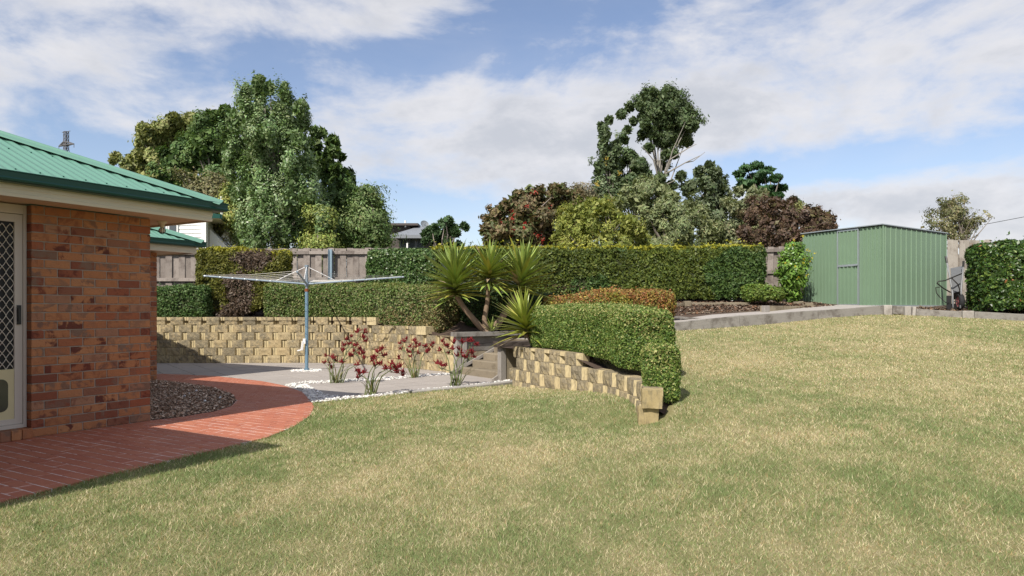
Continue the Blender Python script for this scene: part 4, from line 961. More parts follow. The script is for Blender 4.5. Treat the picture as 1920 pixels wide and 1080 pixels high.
def stump(p, w, h, label, mat='post_wood', rz=0.0, tx=0.0, group='short timber pegs'):
    b = MB(); b.box((0, 0, h/2), (w, .11, h)); me = b.mesh('timber_peg', M[mat]); bm = bmesh.new(); bm.from_mesh(me); bmesh.ops.bevel(bm, geom=bm.edges[:], offset=.01, segments=1, affect='EDGES'); bm.to_mesh(me); bm.free()
    o = bpy.data.objects.new('timber_peg', me); COL.objects.link(o); o.location = p; o.rotation_euler = (0, tx, rz); return tag(o, label, 'timber peg')
E0, E1, E2, E3 = Wp(1262, 613, 13.95), Wp(1385, 600.5, 14.5), Wp(1532, 590.5, 15.1), Wp(1655, 581, 15.62)
# sloping edging, three boards butted end to end; the top edge climbs to the shed
def sl(a, b_, **k): return sleeper(a-np.array([0, 0, .03]), b_-np.array([0, 0, .03]), .26, .07, **k)
g1 = 'sloping boards edging the gravel path'
sl(E0+[-.5, -.16, -.05], E1, label='lowest bluish grey sleeper edging the lawn behind the rounded hedge')
sl(E1+[.008, .0025, 0], E2, label='middle grey sleeper of the sloping lawn edge')
sl(E2+[.008, .0025, 0], E3, label='pale grey sleeper rising to the shed corner at the lawn edge', mat='sleeper')
a = math.atan2(-.9, 3.0)
stump(Wp(1664, 588, 15.55)-[0, 0, .04], .175, .235, 'rust stained square timber peg at the front shed corner', rz=a*.6)
p0, p1 = Wp(1673, 581, 15.52), Wp(1694, 582, 15.5); sleeper(p0, p1, .18, .09, 'short grey sleeper offcut between two pegs below the shed side')
stump(Wp(1701, 589, 15.42)-[0, 0, .04], .135, .22, 'narrow split timber peg below the middle of the shed side', rz=a*.5)
stump(Wp(1712, 590, 15.40)-[0, 0, .04], .07, .22, 'thin tilted timber peg beside the split one below the shed side', rz=a*.5, tx=.06)
sleeper(Wp(1717, 586, 15.42), Wp(1803, 591, 15.22), .17, .09, 'long sleeper with a diagonal split in front of the wheelbarrow')
stump(Wp(1814, 600, 15.14)-[0, 0, .03], .23, .235, 'wide square grey timber block at the corner of the right hedge bed', rz=a*.5)
sleeper(Wp(1826, 592, 15.16), Wp(1990, 600, 14.7), .185, .08, 'dark grey sleeper edging the lawn under the glossy hedge')
# mulch bed sleepers
sleeper(Wp(1284, 590, 15.35), Wp(1427, 587, 15.75), .10, .12, 'long tan sleeper lying along the front of the mulch bed', 'sleeper_tan')
sleeper(Wp(1429, 580, 15.45), Wp(1506, 580, 16.3), .155, .12, 'tan sleeper with a raised end block leading to the shed door', 'sleeper_tan')
stump(Wp(1435.5, 588, 15.3)-[0, 0, .02], .155, .20, 'pale square end block between the two mulch bed sleepers', rz=.4)
sleeper(Wp(1296, 570, 16.25), Wp(1405, 570, 16.5), .07, .09, 'thin greenish sleeper at the back of the mulch bed below the hedge', 'sleeper_tan')
sleeper(Wp(1262, 572, 15.9), Wp(1281, 571, 16.05), .09, .10, 'short sleeper stub beside the orange hedge end', 'sleeper_tan')
stump(Wp(1289, 574, 16.05)-[0, 0, .03], .16, .15, 'square capped post at the back of the mulch bed', 'sleeper_tan', rz=.2)
sleeper(Wp(1490, 570, 16.9), Wp(1504, 569, 17.0), .11, .10, 'small sleeper end against the left shed wall', 'sleeper_tan')
sleeper(Wp(1262, 594.5, 14.45), Wp(1328, 600, 14.62), .05, .14, 'curving pale timber board lying on the gravel beside the hedge end')
o = MB(); c = Wp(1517, 575, 16.45)
o.prism([(-.16, -.05), (.12, -.06), (.17, .04), (-.10, .07)], 0, .06); o.prism([(-.10, -.04), (.08, -.04), (.10, .03), (-.06, .05)], .06, .115)
lo = o.obj('wood_offcut', M['sleeper_tan'], org=(0, 0, 0)); lo.location = (c[0], c[1], c[2]-.02); lo.rotation_euler = (.1, .05, -.25); tag(lo, 'pale wedge shaped timber offcut leaning at the shed wall', 'wood offcut')
# gravel path behind the sloping edge
b = MB(); top = [E0+[-.5, -.16, .04], E1+[0, 0, .095], E2+[0, 0, .095], E3+[0, 0, .095]]
vs = []
for p in top: vs += [(p[0], p[1]+.05, p[2]), (p[0]-.25, p[1]+.50, p[2]+.015), (p[0]-.5, p[1]+1.0, p[2]+.03)]
b.add(vs, [(3*i+k, 3*i+3+k, 3*i+4+k, 3*i+1+k) for i in range(3) for k in (0, 1)]); gp = b.obj('gravel_path', M['gravel'], org=(0, 0, 0)); gp['kind'] = 'structure'
# mulch on the right hand beds
def bedmulch(name, x0, x1, y0, y1, n, cols, size=.06, mask=None):
    x = rg.uniform(x0, x1, n); y = front_y(x)+rg.uniform(y0, y1, n)
    z = terr_z(x, y)+rg.uniform(0, .03, n)
    return chips(name, np.c_[x, y, z], size, cols, 6)
bedmulch('bark_mulch', 3.6, 7.8, .95, 3.0, 9000, mdark+[(.20, .11, .065)]); bedmulch('leaf_litter', 8.6, 13.5, .05, 1.3, 3000, mdark+[(.34, .22, .12), (.4, .3, .18)])
b = MB()
# ------------------------------------------------------------------ foliage
def unit(r, n): v = r.normal(size=(n, 3)); return v/np.linalg.norm(v, axis=1, keepdims=True)
def leaf_quads(P, N, size, asp, r, fold=.25, droop=0.0):
    """diamond leaves at P facing N"""
    n = len(P); t = unit(r, n); t[:, 2] -= droop; t = t-N*(t*N).sum(1, keepdims=True); t /= np.linalg.norm(t, axis=1, keepdims=True)+1e-9
    w = np.cross(N, t); L = (size*r.uniform(.5, 1.45, n))[:, None]; Wd = L*asp
    a = P-t*L*.5; c = P+t*L*.5; m = P-t*L*.05-N*L*fold*.3
    return np.stack([a, m+w*Wd*.5+N*L*fold*.4, c, m-w*Wd*.5+N*L*fold*.4], 1).reshape(-1, 3)
def jitter(col, n, r, br=.3, hue=.10): return np.array(col)[None]*(1+r.uniform(-br, br, (n, 1)))*(1+r.normal(0, hue, (n, 3))*np.array([1, .35, .7]))
def pick(cols, w, n, r): w = np.array(w, float); return np.array(cols)[r.choice(len(cols), n, p=w/w.sum())]

def hedge(name, label, path, hw, zb, zt, nl, size, asp, colf, mat='leaf', n_exp=5, bulge=.05, jit=.07, seed=0, cap=None, cat='hedge', core=.80, droop=0.0, out=.9, name_part='foliage', holes=.45):
    """clipped hedge swept along a plan path; zb, zt give bottom and top per path point; colf(P, up, r) -> colours"""
    r = np.random.default_rng(seed+100); pl = np.array(path, float); d = np.r_[0, np.cumsum(np.hypot(*np.diff(pl, axis=0).T))]; L = d[-1]
    zb = np.broadcast_to(np.array(zb, float), len(pl)); zt = np.broadcast_to(np.array(zt, float), len(pl)); hwv = np.broadcast_to(np.array(hw, float), len(pl))
    cap = cap if cap is not None else float(np.mean(hwv))
    def frame(s):
        sc = np.clip(s, 0, L); e = .15
        x, y = np.interp(sc, d, pl[:, 0]), np.interp(sc, d, pl[:, 1]); s0, s1 = np.clip(sc-e, 0, L), np.clip(sc+e, 0, L)
        tx, ty = np.interp(s1, d, pl[:, 0])-np.interp(s0, d, pl[:, 0]), np.interp(s1, d, pl[:, 1])-np.interp(s0, d, pl[:, 1]); h = np.hypot(tx, ty)+1e-9
        return x+(s-sc)*tx/h, y+(s-sc)*ty/h, tx/h, ty/h, np.interp(sc, d, zb), np.interp(sc, d, zt), np.interp(sc, d, hwv)
    def surf(s, th, k=1.0):
        x, y, tx, ty, b0, t0, w = frame(s); ov = np.clip(np.maximum(-s, s-L)/cap, 0, .999)
        sh = (1-ov**n_exp)**(1/n_exp); c, q = np.cos(th), np.sin(th); rad = (np.abs(c)**n_exp+np.abs(q)**n_exp)**(-1/n_exp)
        lat = rad*c*w*sh*k; up = rad*q*k*(.35+.65*sh)
        z = (b0+t0)/2+up*(t0-b0)/2
        P = np.c_[x-ty*lat, y+tx*lat, z]
        ct = np.c_[x, y, (b0+t0)/2]; N = np.c_[-ty*np.sign(c)*np.abs(rad*c)**(n_exp-1), tx*np.sign(c)*np.abs(rad*c)**(n_exp-1), np.sign(q)*np.abs(rad*q)**(n_exp-1)]
        e = (ov**3)[:, None]*np.c_[tx, ty, 0*tx]*np.sign(s-L/2)[:, None]; N = N+e*1.2; N /= np.linalg.norm(N, axis=1, keepdims=True)+1e-9
        return P, N, rad*q
    h = np.mean(zt-zb); w_ = np.mean(hwv); per = 2*h+2*w_
    n1_ = int(nl*(1-max(.14, min(.4, w_*1.6/(L+2*w_))))); s = r.uniform(-cap, L+cap, n1_)
    # perimeter-uniform angle: front and back in proportion to height, top to width
    side = r.random(n1_); th = np.where(side < h/(h+1.2*w_), 0, 1)
    lat_side = np.where(r.random(n1_) < .62, -1, 1)
    fy_ = r.uniform(-1, 1, n1_); th = np.where(th == 0, np.arctan2(fy_, lat_side*1.0), np.arctan2(1.0, r.uniform(-1, 1, n1_)))
    P, N, up = surf(s, th)
    n2_ = nl-n1_; se = np.where(r.random(n2_) < .5, -cap*r.uniform(.80, .999, n2_), L+cap*r.uniform(.80, .999, n2_)); k2 = np.sqrt(r.random(n2_))
    P2_, N2_, up2 = surf(se, r.uniform(-PI, PI, n2_), 1.0); x, y, tx, ty, b0, t0, w2 = frame(se)
    ct = np.c_[x, y, (b0+t0)/2]; P2_ = ct+(P2_-ct)*np.c_[k2, k2, k2]; N2_ = np.c_[tx, ty, 0*tx]*np.sign(se-L/2)[:, None]+.2*unit(r, n2_)
    P, N, up = np.r_[P, P2_], np.r_[N, N2_], np.r_[up, up2]
    nz = fbm(P, 2.2, seed, 3)-.5; nzf = vnoise(P, 9.0, seed+7)-.5
    depth = r.random(len(P))**1.6*jit
    hole = sstep(fbm(P, 4.2, seed+31, 2), .60, .74)*jit*holes; P = P+N*(nz*2*bulge+nzf*bulge*.6-depth-hole)[:, None]
    st_ = r.random(len(P)) < .012; P[st_] += (N[st_]*.6+np.array([0, 0, .7])*(up[st_] > .5)[:, None])*r.uniform(.2, 1.0, (st_.sum(), 1))*size*1.6
    NN = N*out+unit(r, len(P))*.9; NN /= np.linalg.norm(NN, axis=1, keepdims=True)
    o = np_mesh(name_part, leaf_quads(P, NN, size, asp, r, droop=droop), 4, M[mat], col=colf(P, up, r))
    root = empty(name, (pl[0][0], pl[0][1], zb[0]), label, cat); o.parent = root; o.location = (-pl[0][0], -pl[0][1], -zb[0])
    # solid core; the shade inside the hedge is put into its dark colour
    ss = np.r_[np.linspace(-cap*.72, -cap*.2, 4), np.linspace(0, L, max(3, int(L/.25))), np.linspace(L+cap*.2, L+cap*.72, 4)]; tt = np.linspace(0, 2*PI, 17)[:-1]
    vs = np.concatenate([surf(np.full(16, q), tt, core)[0] for q in ss]); vs = vs+unit(r, len(vs))*.012; m_ = len(ss)
    b = MB(); b.add(vs, [(i*16+k, i*16+(k+1) % 16, (i+1)*16+(k+1) % 16, (i+1)*16+k) for i in range(m_-1) for k in range(16)]+[tuple(range(16)), tuple((m_-1)*16+k for k in range(16))])
    b.obj('twigs', M['hedge_core'], root, smooth=True); return root

LOBES = None
LB = {
'poplar_tree': [(483, 155, 14), (461, 174, 16), (486, 177, 20), (505, 165, 14), (533, 174, 16), (536, 199, 22), (561, 206, 18), (524, 218, 26), (461, 202, 24), (486, 212, 26), (568, 231, 18), (543, 240, 28), (442, 231, 22), (473, 246, 30), (505, 250, 28), (423, 250, 16), (561, 265, 24), (454, 272, 28), (489, 281, 30), (530, 281, 30), (429, 287, 20), (467, 306, 30), (505, 316, 30), (546, 306, 28), (574, 306, 20), (435, 319, 22), (473, 344, 30), (517, 347, 30), (555, 338, 28), (583, 331, 20), (448, 357, 22), (536, 379, 28), (486, 379, 30), (574, 369, 26), (467, 407, 28), (511, 407, 30), (552, 407, 28), (590, 397, 26), (486, 438, 30), (530, 438, 30), (568, 438, 28), (605, 420, 24), (599, 445, 26), (461, 435, 22), (480, 470, 30), (530, 470, 30), (580, 470, 30), (610, 465, 24), (490, 148, 7), (462, 163, 7), (534, 160, 7), (563, 193, 7)],
'RIGHT': [(590, 246, 12), (602, 250, 14), (624, 265, 18), (627, 284, 16), (587, 272, 22), (599, 300, 26), (612, 319, 28), (640, 294, 8), (631, 316, 16), (646, 331, 22), (656, 338, 14), (631, 350, 28), (653, 357, 22), (618, 382, 30), (650, 385, 28), (675, 363, 16), (681, 382, 24), (700, 382, 18), (662, 407, 30), (690, 407, 28), (712, 401, 16), (709, 426, 24), (722, 432, 14), (675, 438, 30), (643, 432, 30), (722, 451, 14), (618, 413, 28), (650, 465, 30), (690, 465, 30), (600, 450, 30)],
'olive_tree': [(325, 221, 16), (360, 224, 18), (313, 237, 18), (294, 240, 16), (272, 246, 18), (281, 265, 26), (310, 256, 28), (338, 243, 26), (265, 268, 14), (284, 287, 26), (316, 281, 28), (218, 294, 12), (212, 302, 8), (247, 300, 16), (262, 290, 16), (269, 316, 24), (297, 306, 26), (237, 312, 16), (300, 340, 30), (340, 350, 30), (260, 340, 24), (390, 240, 22)],
'MID': [(391, 215, 10), (407, 221, 20), (423, 206, 14), (379, 231, 20), (398, 243, 28), (366, 256, 26), (417, 234, 22), (347, 278, 28), (379, 278, 30), (410, 268, 28), (391, 300, 30), (354, 306, 28), (322, 306, 24), (410, 306, 28), (316, 331, 24), (347, 331, 26), (390, 340, 30), (420, 340, 28), (360, 370, 30), (410, 380, 30), (440, 420, 30), (400, 430, 30)],
'dark_conifer': [(1401, 315, 14), (1420, 311, 14), (1439, 319, 16), (1386, 326, 14), (1454, 334, 16), (1420, 334, 22), (1397, 345, 18), (1465, 352, 14), (1442, 356, 22), (1457, 367, 18), (1424, 360, 20), (1487, 375, 10), (1495, 382, 8), (1430, 385, 24), (1465, 390, 20)],
'grey_poplar': [(1330, 311, 14), (1311, 322, 16), (1341, 326, 18), (1322, 345, 22), (1277, 330, 14), (1292, 352, 20), (1349, 352, 22), (1330, 375, 26), (1356, 382, 24), (1345, 412, 28), (1364, 435, 26), (1322, 397, 24), (1345, 460, 30), (1380, 465, 26)],
'silver_tree': [(1199, 349, 18), (1176, 364, 20), (1217, 356, 22), (1244, 360, 22), (1165, 382, 18), (1202, 382, 26), (1247, 382, 28), (1262, 371, 18), (1292, 390, 26), (1217, 409, 28), (1270, 412, 30), (1311, 412, 24), (1240, 435, 30), (1285, 439, 30), (1330, 439, 26), (1349, 450, 16), (1202, 442, 26), (1255, 450, 28), (1290, 470, 30), (1230, 470, 30), (1335, 470, 24)],
'flowering_gum': [(992, 364, 14), (1011, 360, 14), (1045, 360, 18), (970, 371, 20), (1004, 379, 28), (1041, 379, 28), (951, 386, 18), (936, 401, 20), (974, 405, 30), (1011, 409, 30), (917, 412, 16), (910, 431, 14), (940, 431, 28), (981, 435, 30), (1022, 439, 28), (1060, 367, 16), (1082, 364, 12), (917, 450, 16), (955, 450, 26), (1090, 375, 16), (1060, 395, 28), (940, 470, 28), (990, 475, 30), (1040, 475, 30), (1075, 420, 30), (1080, 455, 30)],
'ROUND': [(1112, 382, 14), (1090, 394, 20), (1127, 390, 22), (1067, 409, 22), (1105, 416, 30), (1150, 405, 24), (1056, 431, 20), (1090, 442, 30), (1135, 439, 32), (1180, 420, 22), (1199, 435, 20), (1172, 446, 28), (1210, 450, 14), (1041, 446, 12), (1060, 470, 26), (1110, 475, 32), (1160, 475, 30), (1200, 472, 24)],
'purple_plum_tree': [(1424, 390, 20), (1450, 382, 18), (1472, 390, 22), (1412, 409, 22), (1442, 412, 28), (1480, 412, 28), (1510, 409, 22), (1529, 398, 14), (1540, 405, 18), (1559, 412, 10), (1536, 424, 26), (1397, 435, 18), (1435, 442, 28), (1480, 442, 28), (1514, 439, 24), (1562, 426, 10), (1420, 468, 28), (1470, 470, 30), (1520, 465, 28)],
'pale_wattle': [(1386, 360, 14), (1412, 360, 14), (1427, 371, 18), (1405, 382, 22), (1379, 390, 20), (1386, 412, 22), (1410, 420, 24), (1385, 445, 26), (1400, 470, 26)],
'magnolia_tree': [(841, 414, 9), (829, 419, 8), (842, 425, 12), (816, 426, 6), (806, 432, 9), (819, 435, 9), (852, 430, 10), (869, 422, 6), (874, 427, 4), (847, 435, 11), (797, 439, 8), (812, 444, 10), (832, 441, 10), (856, 437, 9), (797, 452, 6), (825, 452, 9), (840, 455, 12), (860, 460, 10), (815, 465, 12)],
'sparse_tree': [(1779, 375, 14), (1762, 380, 14), (1795, 375, 16), (1812, 387, 14), (1747, 395, 14), (1768, 394, 22), (1790, 394, 24), (1809, 403, 18), (1736, 411, 14), (1755, 411, 20), (1779, 411, 26), (1801, 417, 26), (1829, 400, 12), (1827, 411, 16), (1850, 406, 12), (1860, 408, 10), (1840, 419, 14), (1725, 423, 10), (1747, 425, 18), (1782, 433, 26), (1809, 433, 22), (1833, 433, 12), (1813, 358, 4), (1879, 423, 4), (1720, 403, 3)],
'tall_gum_tree': [(1217, 191, 28), (1255, 184, 28), (1277, 206, 26), (1296, 236, 20), (1274, 247, 28), (1240, 225, 30), (1206, 221, 16), (1240, 262, 20), (1289, 266, 14), (1217, 277, 12), (1199, 307, 18), (1165, 214, 14), (1142, 225, 10), (1240, 311, 14), (1180, 201, 12), (1225, 172, 10), (1238, 335, 17), (1222, 350, 20), (1258, 348, 16), (1264, 288, 13), (1205, 252, 14), (1188, 228, 11), (1220, 245, 15), (1300, 215, 10), (1200, 200, 12), (1250, 290, 15), (1222, 205, 20), (1258, 262, 20), (1282, 226, 22), (1210, 235, 15)],
'columnar_poplar': [(1135, 251, 14), (1131, 270, 15), (1142, 296, 18), (1124, 319, 16), (1150, 322, 18), (1120, 345, 16), (1142, 352, 20), (1157, 281, 13), (1127, 240, 8), (1130, 380, 24), (1165, 360, 20), (1150, 400, 26), (1120, 400, 20)],
'leafy_arm_tree': [(1169, 262, 12), (1180, 292, 18), (1195, 311, 20), (1165, 307, 15), (1176, 244, 10), (1206, 326, 18), (1185, 340, 22), (1170, 370, 24)]}
def tree(name, label, Y, rows, ncl, rc, nleaf, size, cols, wts, trunk_x, zb=.9, asp=.55, mat='leaf', bark='bark', seed=0, droop=.2, cat='tree', flat=1.0, out=.55, tr=.16, nbr=14, depth=.9, shell=.3, flowers=None, brs=None, up=0.0, minz=None, clvar=.35, inset=.35, lobe=9, lobe_r=1.75, lobe_z=1.0, fill=1.7, inner=True, lobes=None):
    """tree whose crown follows an outline [(photo y, photo x left, photo x right)] at the distance Y; depth like the width"""
    lobes = lobes or LOBES; r = np.random.default_rng(seed+500); rows = sorted(rows)
    if 438 <= rows[-1][0] <= 480: rows = rows+[(rows[-1][0]+32,)+tuple(rows[-1][1:])]
    ys = np.array([q[0] for q in rows], float); xl = np.array([q[1] for q in rows], float); xr = np.array([q[2] for q in rows], float)
    pw = np.interp(np.linspace(ys[0], ys[-1], 200), ys, xr-xl)+2; cy = np.interp((r.permutation(ncl)*0.61803+r.random())%1, np.cumsum(pw)/pw.sum(), np.linspace(ys[0], ys[-1], 200))
    zc = CZ+(HY-cy)/F*Y; cxm = (np.interp(cy, ys, (xl+xr)/2)-CX)/F*Y; hw = np.interp(cy, ys, (xr-xl)/2)/F*Y
    LR = rc*lobe_r; nlb = int(np.clip(fill*np.sum(np.interp(np.linspace(ys[0], ys[-1], 60), ys, xr-xl))/60*(ys[-1]-ys[0])/F/F*Y*Y/(LR*LR), 6, ncl)); a = r.uniform(0, 2*PI, nlb); q = r.random(nlb)**shell; R = np.maximum(hw[:nlb]-LR*.62, hw[:nlb]*.25)
    LC = np.c_[cxm[:nlb]+np.cos(a)*q*R, Y+np.sin(a)*q*R*depth, np.minimum(zc[:nlb], CZ+(HY-ys[0])/F*Y-LR*.55)]; LRs = np.minimum(LR*r.uniform(.65, 1.25, nlb), np.maximum(hw[:nlb]*.9, rc*.8)); li = r.integers(0, nlb, ncl)
    dl = unit(r, ncl); dl[:, 2] = dl[:, 2]*.9+.15; C = LC[li]+dl*LRs[li][:, None]*(r.random(ncl)**.4)[:, None]*np.array([1, 1, lobe_z]); zc = C[:, 2]
    C[:, 2] = np.minimum(C[:, 2], CZ+(HY-ys[0])/F*Y-rc*.3)
    rcs = rc*r.uniform(.6, 1.35, ncl)
    if lobes:                                            # leaf masses placed one by one: photo x, y and radius, each with its own distance
        W2 = np.max(hw)*depth; L_ = []
        for lx, ly, lr in lobes:
            d1 = r.uniform(-.75, .35)*W2*(1-.3*r.random()); L_.append((lx, ly, lr, d1))
            if lr >= 18: L_.append((lx+r.uniform(-5, 5), ly+r.uniform(-5, 5), lr, d1+r.uniform(.4, .8)*W2))
        LC = np.array([Wp(a_, b_, Y+d_) for a_, b_, c_, d_ in L_]); LRs = 1.14*np.array([c_/F*(Y+d_) for a_, b_, c_, d_ in L_]); nlb = len(L_)
        pr = LRs**2/np.sum(LRs**2); li = r.choice(nlb, ncl, p=pr); dl = unit(r, ncl); dl[:, 2] += .1
        C = LC[li]+dl*(LRs[li]*.88*r.random(ncl)**.45*r.uniform(.75, 1.3, ncl))[:, None]*np.array([1, 1, lobe_z]); rcs = LRs[li]*r.uniform(.25, .52, ncl); zc = C[:, 2]
    per = np.maximum(4, (nleaf*(rcs**2)/np.sum(rcs**2)).astype(int)); idx = np.repeat(np.arange(ncl), per); n = len(idx)
    dirs = unit(r, n); rad = rcs[idx]*r.random(n)**.55*np.where(r.random(n) < .08, 1.6, 1.0)
    P = C[idx]+dirs*rad[:, None]*np.array([1, 1, flat]); P[:, 2] += up*rcs[idx]*r.random(n)
    zx = CZ+(HY-ys[0])/F*Y+(99 if lobes else 0); hi = P[:, 2] > zx; P[hi, 2] = zx-r.random(hi.sum())*rc*1.2
    if minz is not None: P[:, 2] = np.maximum(P[:, 2], minz+r.random(n)*.1)
    ctr = np.c_[np.interp(P[:, 2], CZ+(HY-ys[::-1])/F*Y, ((xl+xr)/2-CX)[::-1]/F*Y), np.full(n, Y), P[:, 2]*.75+.25*zc.mean()]
    o_ = P-ctr; o_ /= np.linalg.norm(o_, axis=1, keepdims=True)+1e-6
    lo_ = P-LC[li][idx]; lo_ /= np.linalg.norm(lo_, axis=1, keepdims=True)+1e-6; NN = o_*out*.6+lo_*.7+dirs*.3+unit(r, n)*.55+np.array([0, 0, .2]); NN /= np.linalg.norm(NN, axis=1, keepdims=True)
    base = pick(cols, wts, nlb, r)[li]*(1+r.uniform(-clvar*.6, clvar*.6, (nlb, 1)))[li]*(1+r.uniform(-clvar*.5, clvar*.5, (ncl, 1))); cc = 1.55*(.6*base[idx]+.4*pick(cols, wts, n, r)); cc = cc*(1+r.uniform(-.3, .3, (n, 1)))*(1+r.normal(0, .06, (n, 3)))
    tx = (trunk_x-CX)/F*Y; root = empty(name, (tx, Y, zb), label, cat)
    v = leaf_quads(P, NN, size, asp, r, droop=droop)
    cr = np_mesh('crown', v, 4, M[mat], root, (tx, Y, zb), cc)
    if inner:
        ni = 200; ii = np.repeat(np.arange(nlb), ni); u_ = unit(r, len(ii)); PI_ = LC[ii]+u_*(LRs[ii]*.60*r.random(len(ii))**.4)[:, None]*np.array([1, 1, lobe_z])
        np_mesh('inner_foliage', leaf_quads(PI_, unit(r, len(ii)), size*2.0, max(asp, .5), r), 4, M['leaf'], root, (tx, Y, zb), pick(cols, wts, len(ii), r)*r.uniform(1.0, 1.6, (len(ii), 1)))
    b = MB(); ztop = zc.max()*.86+zb*.14; pts = [Vector((tx, Y, zb-.15))]; k = 6
    for i in range(1, k+1):
        z = zb+(ztop-zb)*i/k; pts.append(Vector((tx+(np.interp(HY-(z-CZ)/Y*F, ys, (xl+xr)/2)-trunk_x)/F*Y*min(1, i/3)*.7+r.normal(0, .08), Y+r.normal(0, .08), z)))
    b.tube(pts, [tr*(1.25 if i == 0 else 1-.14*i) for i in range(k+1)], 8)
    sel = np.argsort(-np.abs(C[:, 0]-tx)-r.random(ncl)*2)[:nbr] if ncl > nbr else np.arange(ncl)
    sel = r.choice(ncl, min(nbr, ncl), replace=False)
    for i in sel:
        e = Vector(C[i]); f0 = max(.15, min(.85, (e.z-zb)/(ztop-zb)*.62)); s0 = f0*k; i0 = int(s0); p0 = pts[i0].lerp(pts[min(i0+1, k)], s0-i0)
        mid = p0.lerp(e, .5)+Vector((r.normal(0, .12), r.normal(0, .12), .18*(e-p0).length*.5)); w0 = tr*.42*(1-.6*f0)+.012
        b.tube([p0, mid, e], [w0, w0*.6, w0*.22], 5)
    if brs:
        for line, w0 in brs: b.tube([Wp(x_, y_, Y+dy) for x_, y_, dy in line], list(np.linspace(w0, w0*.3, len(line))), 6)
    b.obj('trunk', M[bark], root)
    if flowers:
        fcol, nf, fs = flowers; vis_ = np.flatnonzero((o_[:, 1] < -.1) & (o_[:, 2] > -.3)); k_ = r.choice(vis_, nf, replace=False); FP = np.repeat(P[k_]+o_[k_]*.12+np.array([0, -.10, .05]), 18, 0)+r.normal(0, fs*.8, (nf*18, 3)); FN = unit(r, nf*18)
        np_mesh('flowers', leaf_quads(FP, FN, fs*1.3, .7, r), 4, M['leaf'], root, (tx, Y, zb), jitter(fcol, nf*18, r, .25, .05))['kind'] = 'stuff'
    return root

# clipped hedges -----------------------------------------------------------
GR = lambda base, br=.32, hue=.1: (lambda P, up, r: jitter(base, len(P), r, br, hue))
def box_cols(P, up, r):
    n = len(P); c = 1.45*pick([(.085, .135, .028), (.125, .17, .036), (.055, .10, .022), (.23, .24, .085)], [4, 3, 3, 1.2], n, r)*(1+r.uniform(-.25, .25, (n, 1)))
    nw = (r.random(n) < .30*sstep(up, .3, 1.0)) ; c[nw] = np.array([.38, .37, .14])*r.uniform(.7, 1.2, (nw.sum(), 1)); return c
hedge('box_hedge', 'long rounded light green box hedge clipped smooth above the curved block wall', [(.72, 10.85), (1.05, 10.2), (1.36, 9.45), (1.55, 8.7), (1.57, 8.25)], [.42, .42, .40, .36, .35], [.60, .60, .57, .54, .50], [1.30, 1.31, 1.30, 1.275, 1.24], 130000, .027, .62, box_cols, seed=1, bulge=.03, jit=.06, cap=.30, n_exp=5.5, core=.86)
hedge('box_bush', 'small clipped box bush at the low end of the curved block wall', [(1.52, 6.98), (1.53, 7.10)], .185, .27, .875, 17000, .027, .6, lambda P, up, r: box_cols(P, np.minimum(1, up*1.5), r), seed=2, bulge=.02, jit=.045, cap=.15, n_exp=4.5, core=.84)  # extra pale growth near the top puts a lit top into the colour
def conif(P, up, r):
    n = len(P); c = 1.3*pick([(.068, .092, .016), (.095, .115, .020), (.050, .075, .016)], [4, 3, 3], n, r)*(1+r.uniform(-.3, .3, (n, 1)))
    t = fbm(P, 1.1, 61, 3); c = c*(1+.5*(t-.5))[:, None]
    dk = fbm(P, .9, 91, 2) > .60; c[dk] = c[dk]*np.array([.72, .95, 1.25])
    tip = (up > .93) & (r.random(n) < .8); c[tip] = np.array([.36, .35, .04])*r.uniform(.6, 1.15, (tip.sum(), 1))
    br = (P[:, 0] < 2.7) & (P[:, 0] > .8) & (P[:, 2] < 1.85) & (r.random(n) < .45*fbm(P, 1.5, 33, 2)); c[br] = np.array([.11, .075, .045])*r.uniform(.6, 1.2, (br.sum(), 1))
    return c
hedge('conifer_hedge', 'long tall clipped conifer hedge with yellow new growth along its top', [(-1.7, 17.15), (1.0, 17.2), (4.0, 17.4), (6.05, 17.55)], .52, [1.15, 1.3, 1.42, 1.42], [2.78, 2.80, 2.83, 2.86], 90000, .085, .42, conif, seed=3, bulge=.07, jit=.12, cap=.3, n_exp=6, core=.84)
def broad(P, up, r):
    n = len(P); c = 1.35*pick([(.045, .085, .024), (.065, .115, .032), (.12, .16, .06)], [4, 3, 1.2], n, r)*(1+r.uniform(-.3, .3, (n, 1))); return c
hedge('shrub_hedge', 'dark broadleaf hedge section between the fence and the yucca heads', [(-3.25, 17.05), (-2.15, 17.05)], .48, 1.15, 2.73, 24000, .062, .6, broad, seed=4, bulge=.07, jit=.10, cap=.32, mat='leaf_gloss', core=.82)
def midh(P, up, r):
    n = len(P); c = 1.45*pick([(.065, .105, .027), (.095, .14, .036), (.16, .17, .068)], [3, 3, 1.6], n, r)*(1+r.uniform(-.3, .3, (n, 1)))
    k = sstep(P[:, 0]+.6*(fbm(P, 1.3, 5, 2)-.5)*4, -3.6, -1.4)*sstep(-P[:, 2]+1.6, -.15, .6); b_ = r.random(n) < .8*k; c[b_] = pick([(.25, .19, .085), (.20, .18, .08), (.15, .13, .05)], [2, 2, 1], b_.sum(), r)
    dry = r.random(n) < .12; c[dry] = np.array([.25, .23, .11])*r.uniform(.7, 1.1, (dry.sum(), 1)); nw = (up > .85) & (r.random(n) < .4); c[nw] = np.array([.20, .21, .06]); return c
hedge('clipped_hedge', 'wide mid green clipped hedge growing on top of the long block wall', [(-5.55, 16.45), (-4.3, 16.5), (-3.35, 16.2), (-2.25, 15.3), (-1.55, 14.75)], .42, [1.0, 1.0, .90, .72, .66], [1.86, 1.87, 1.88, 1.80, 1.74], 62000, .050, .55, midh, seed=5, bulge=.05, jit=.08, cap=.36, core=.84)
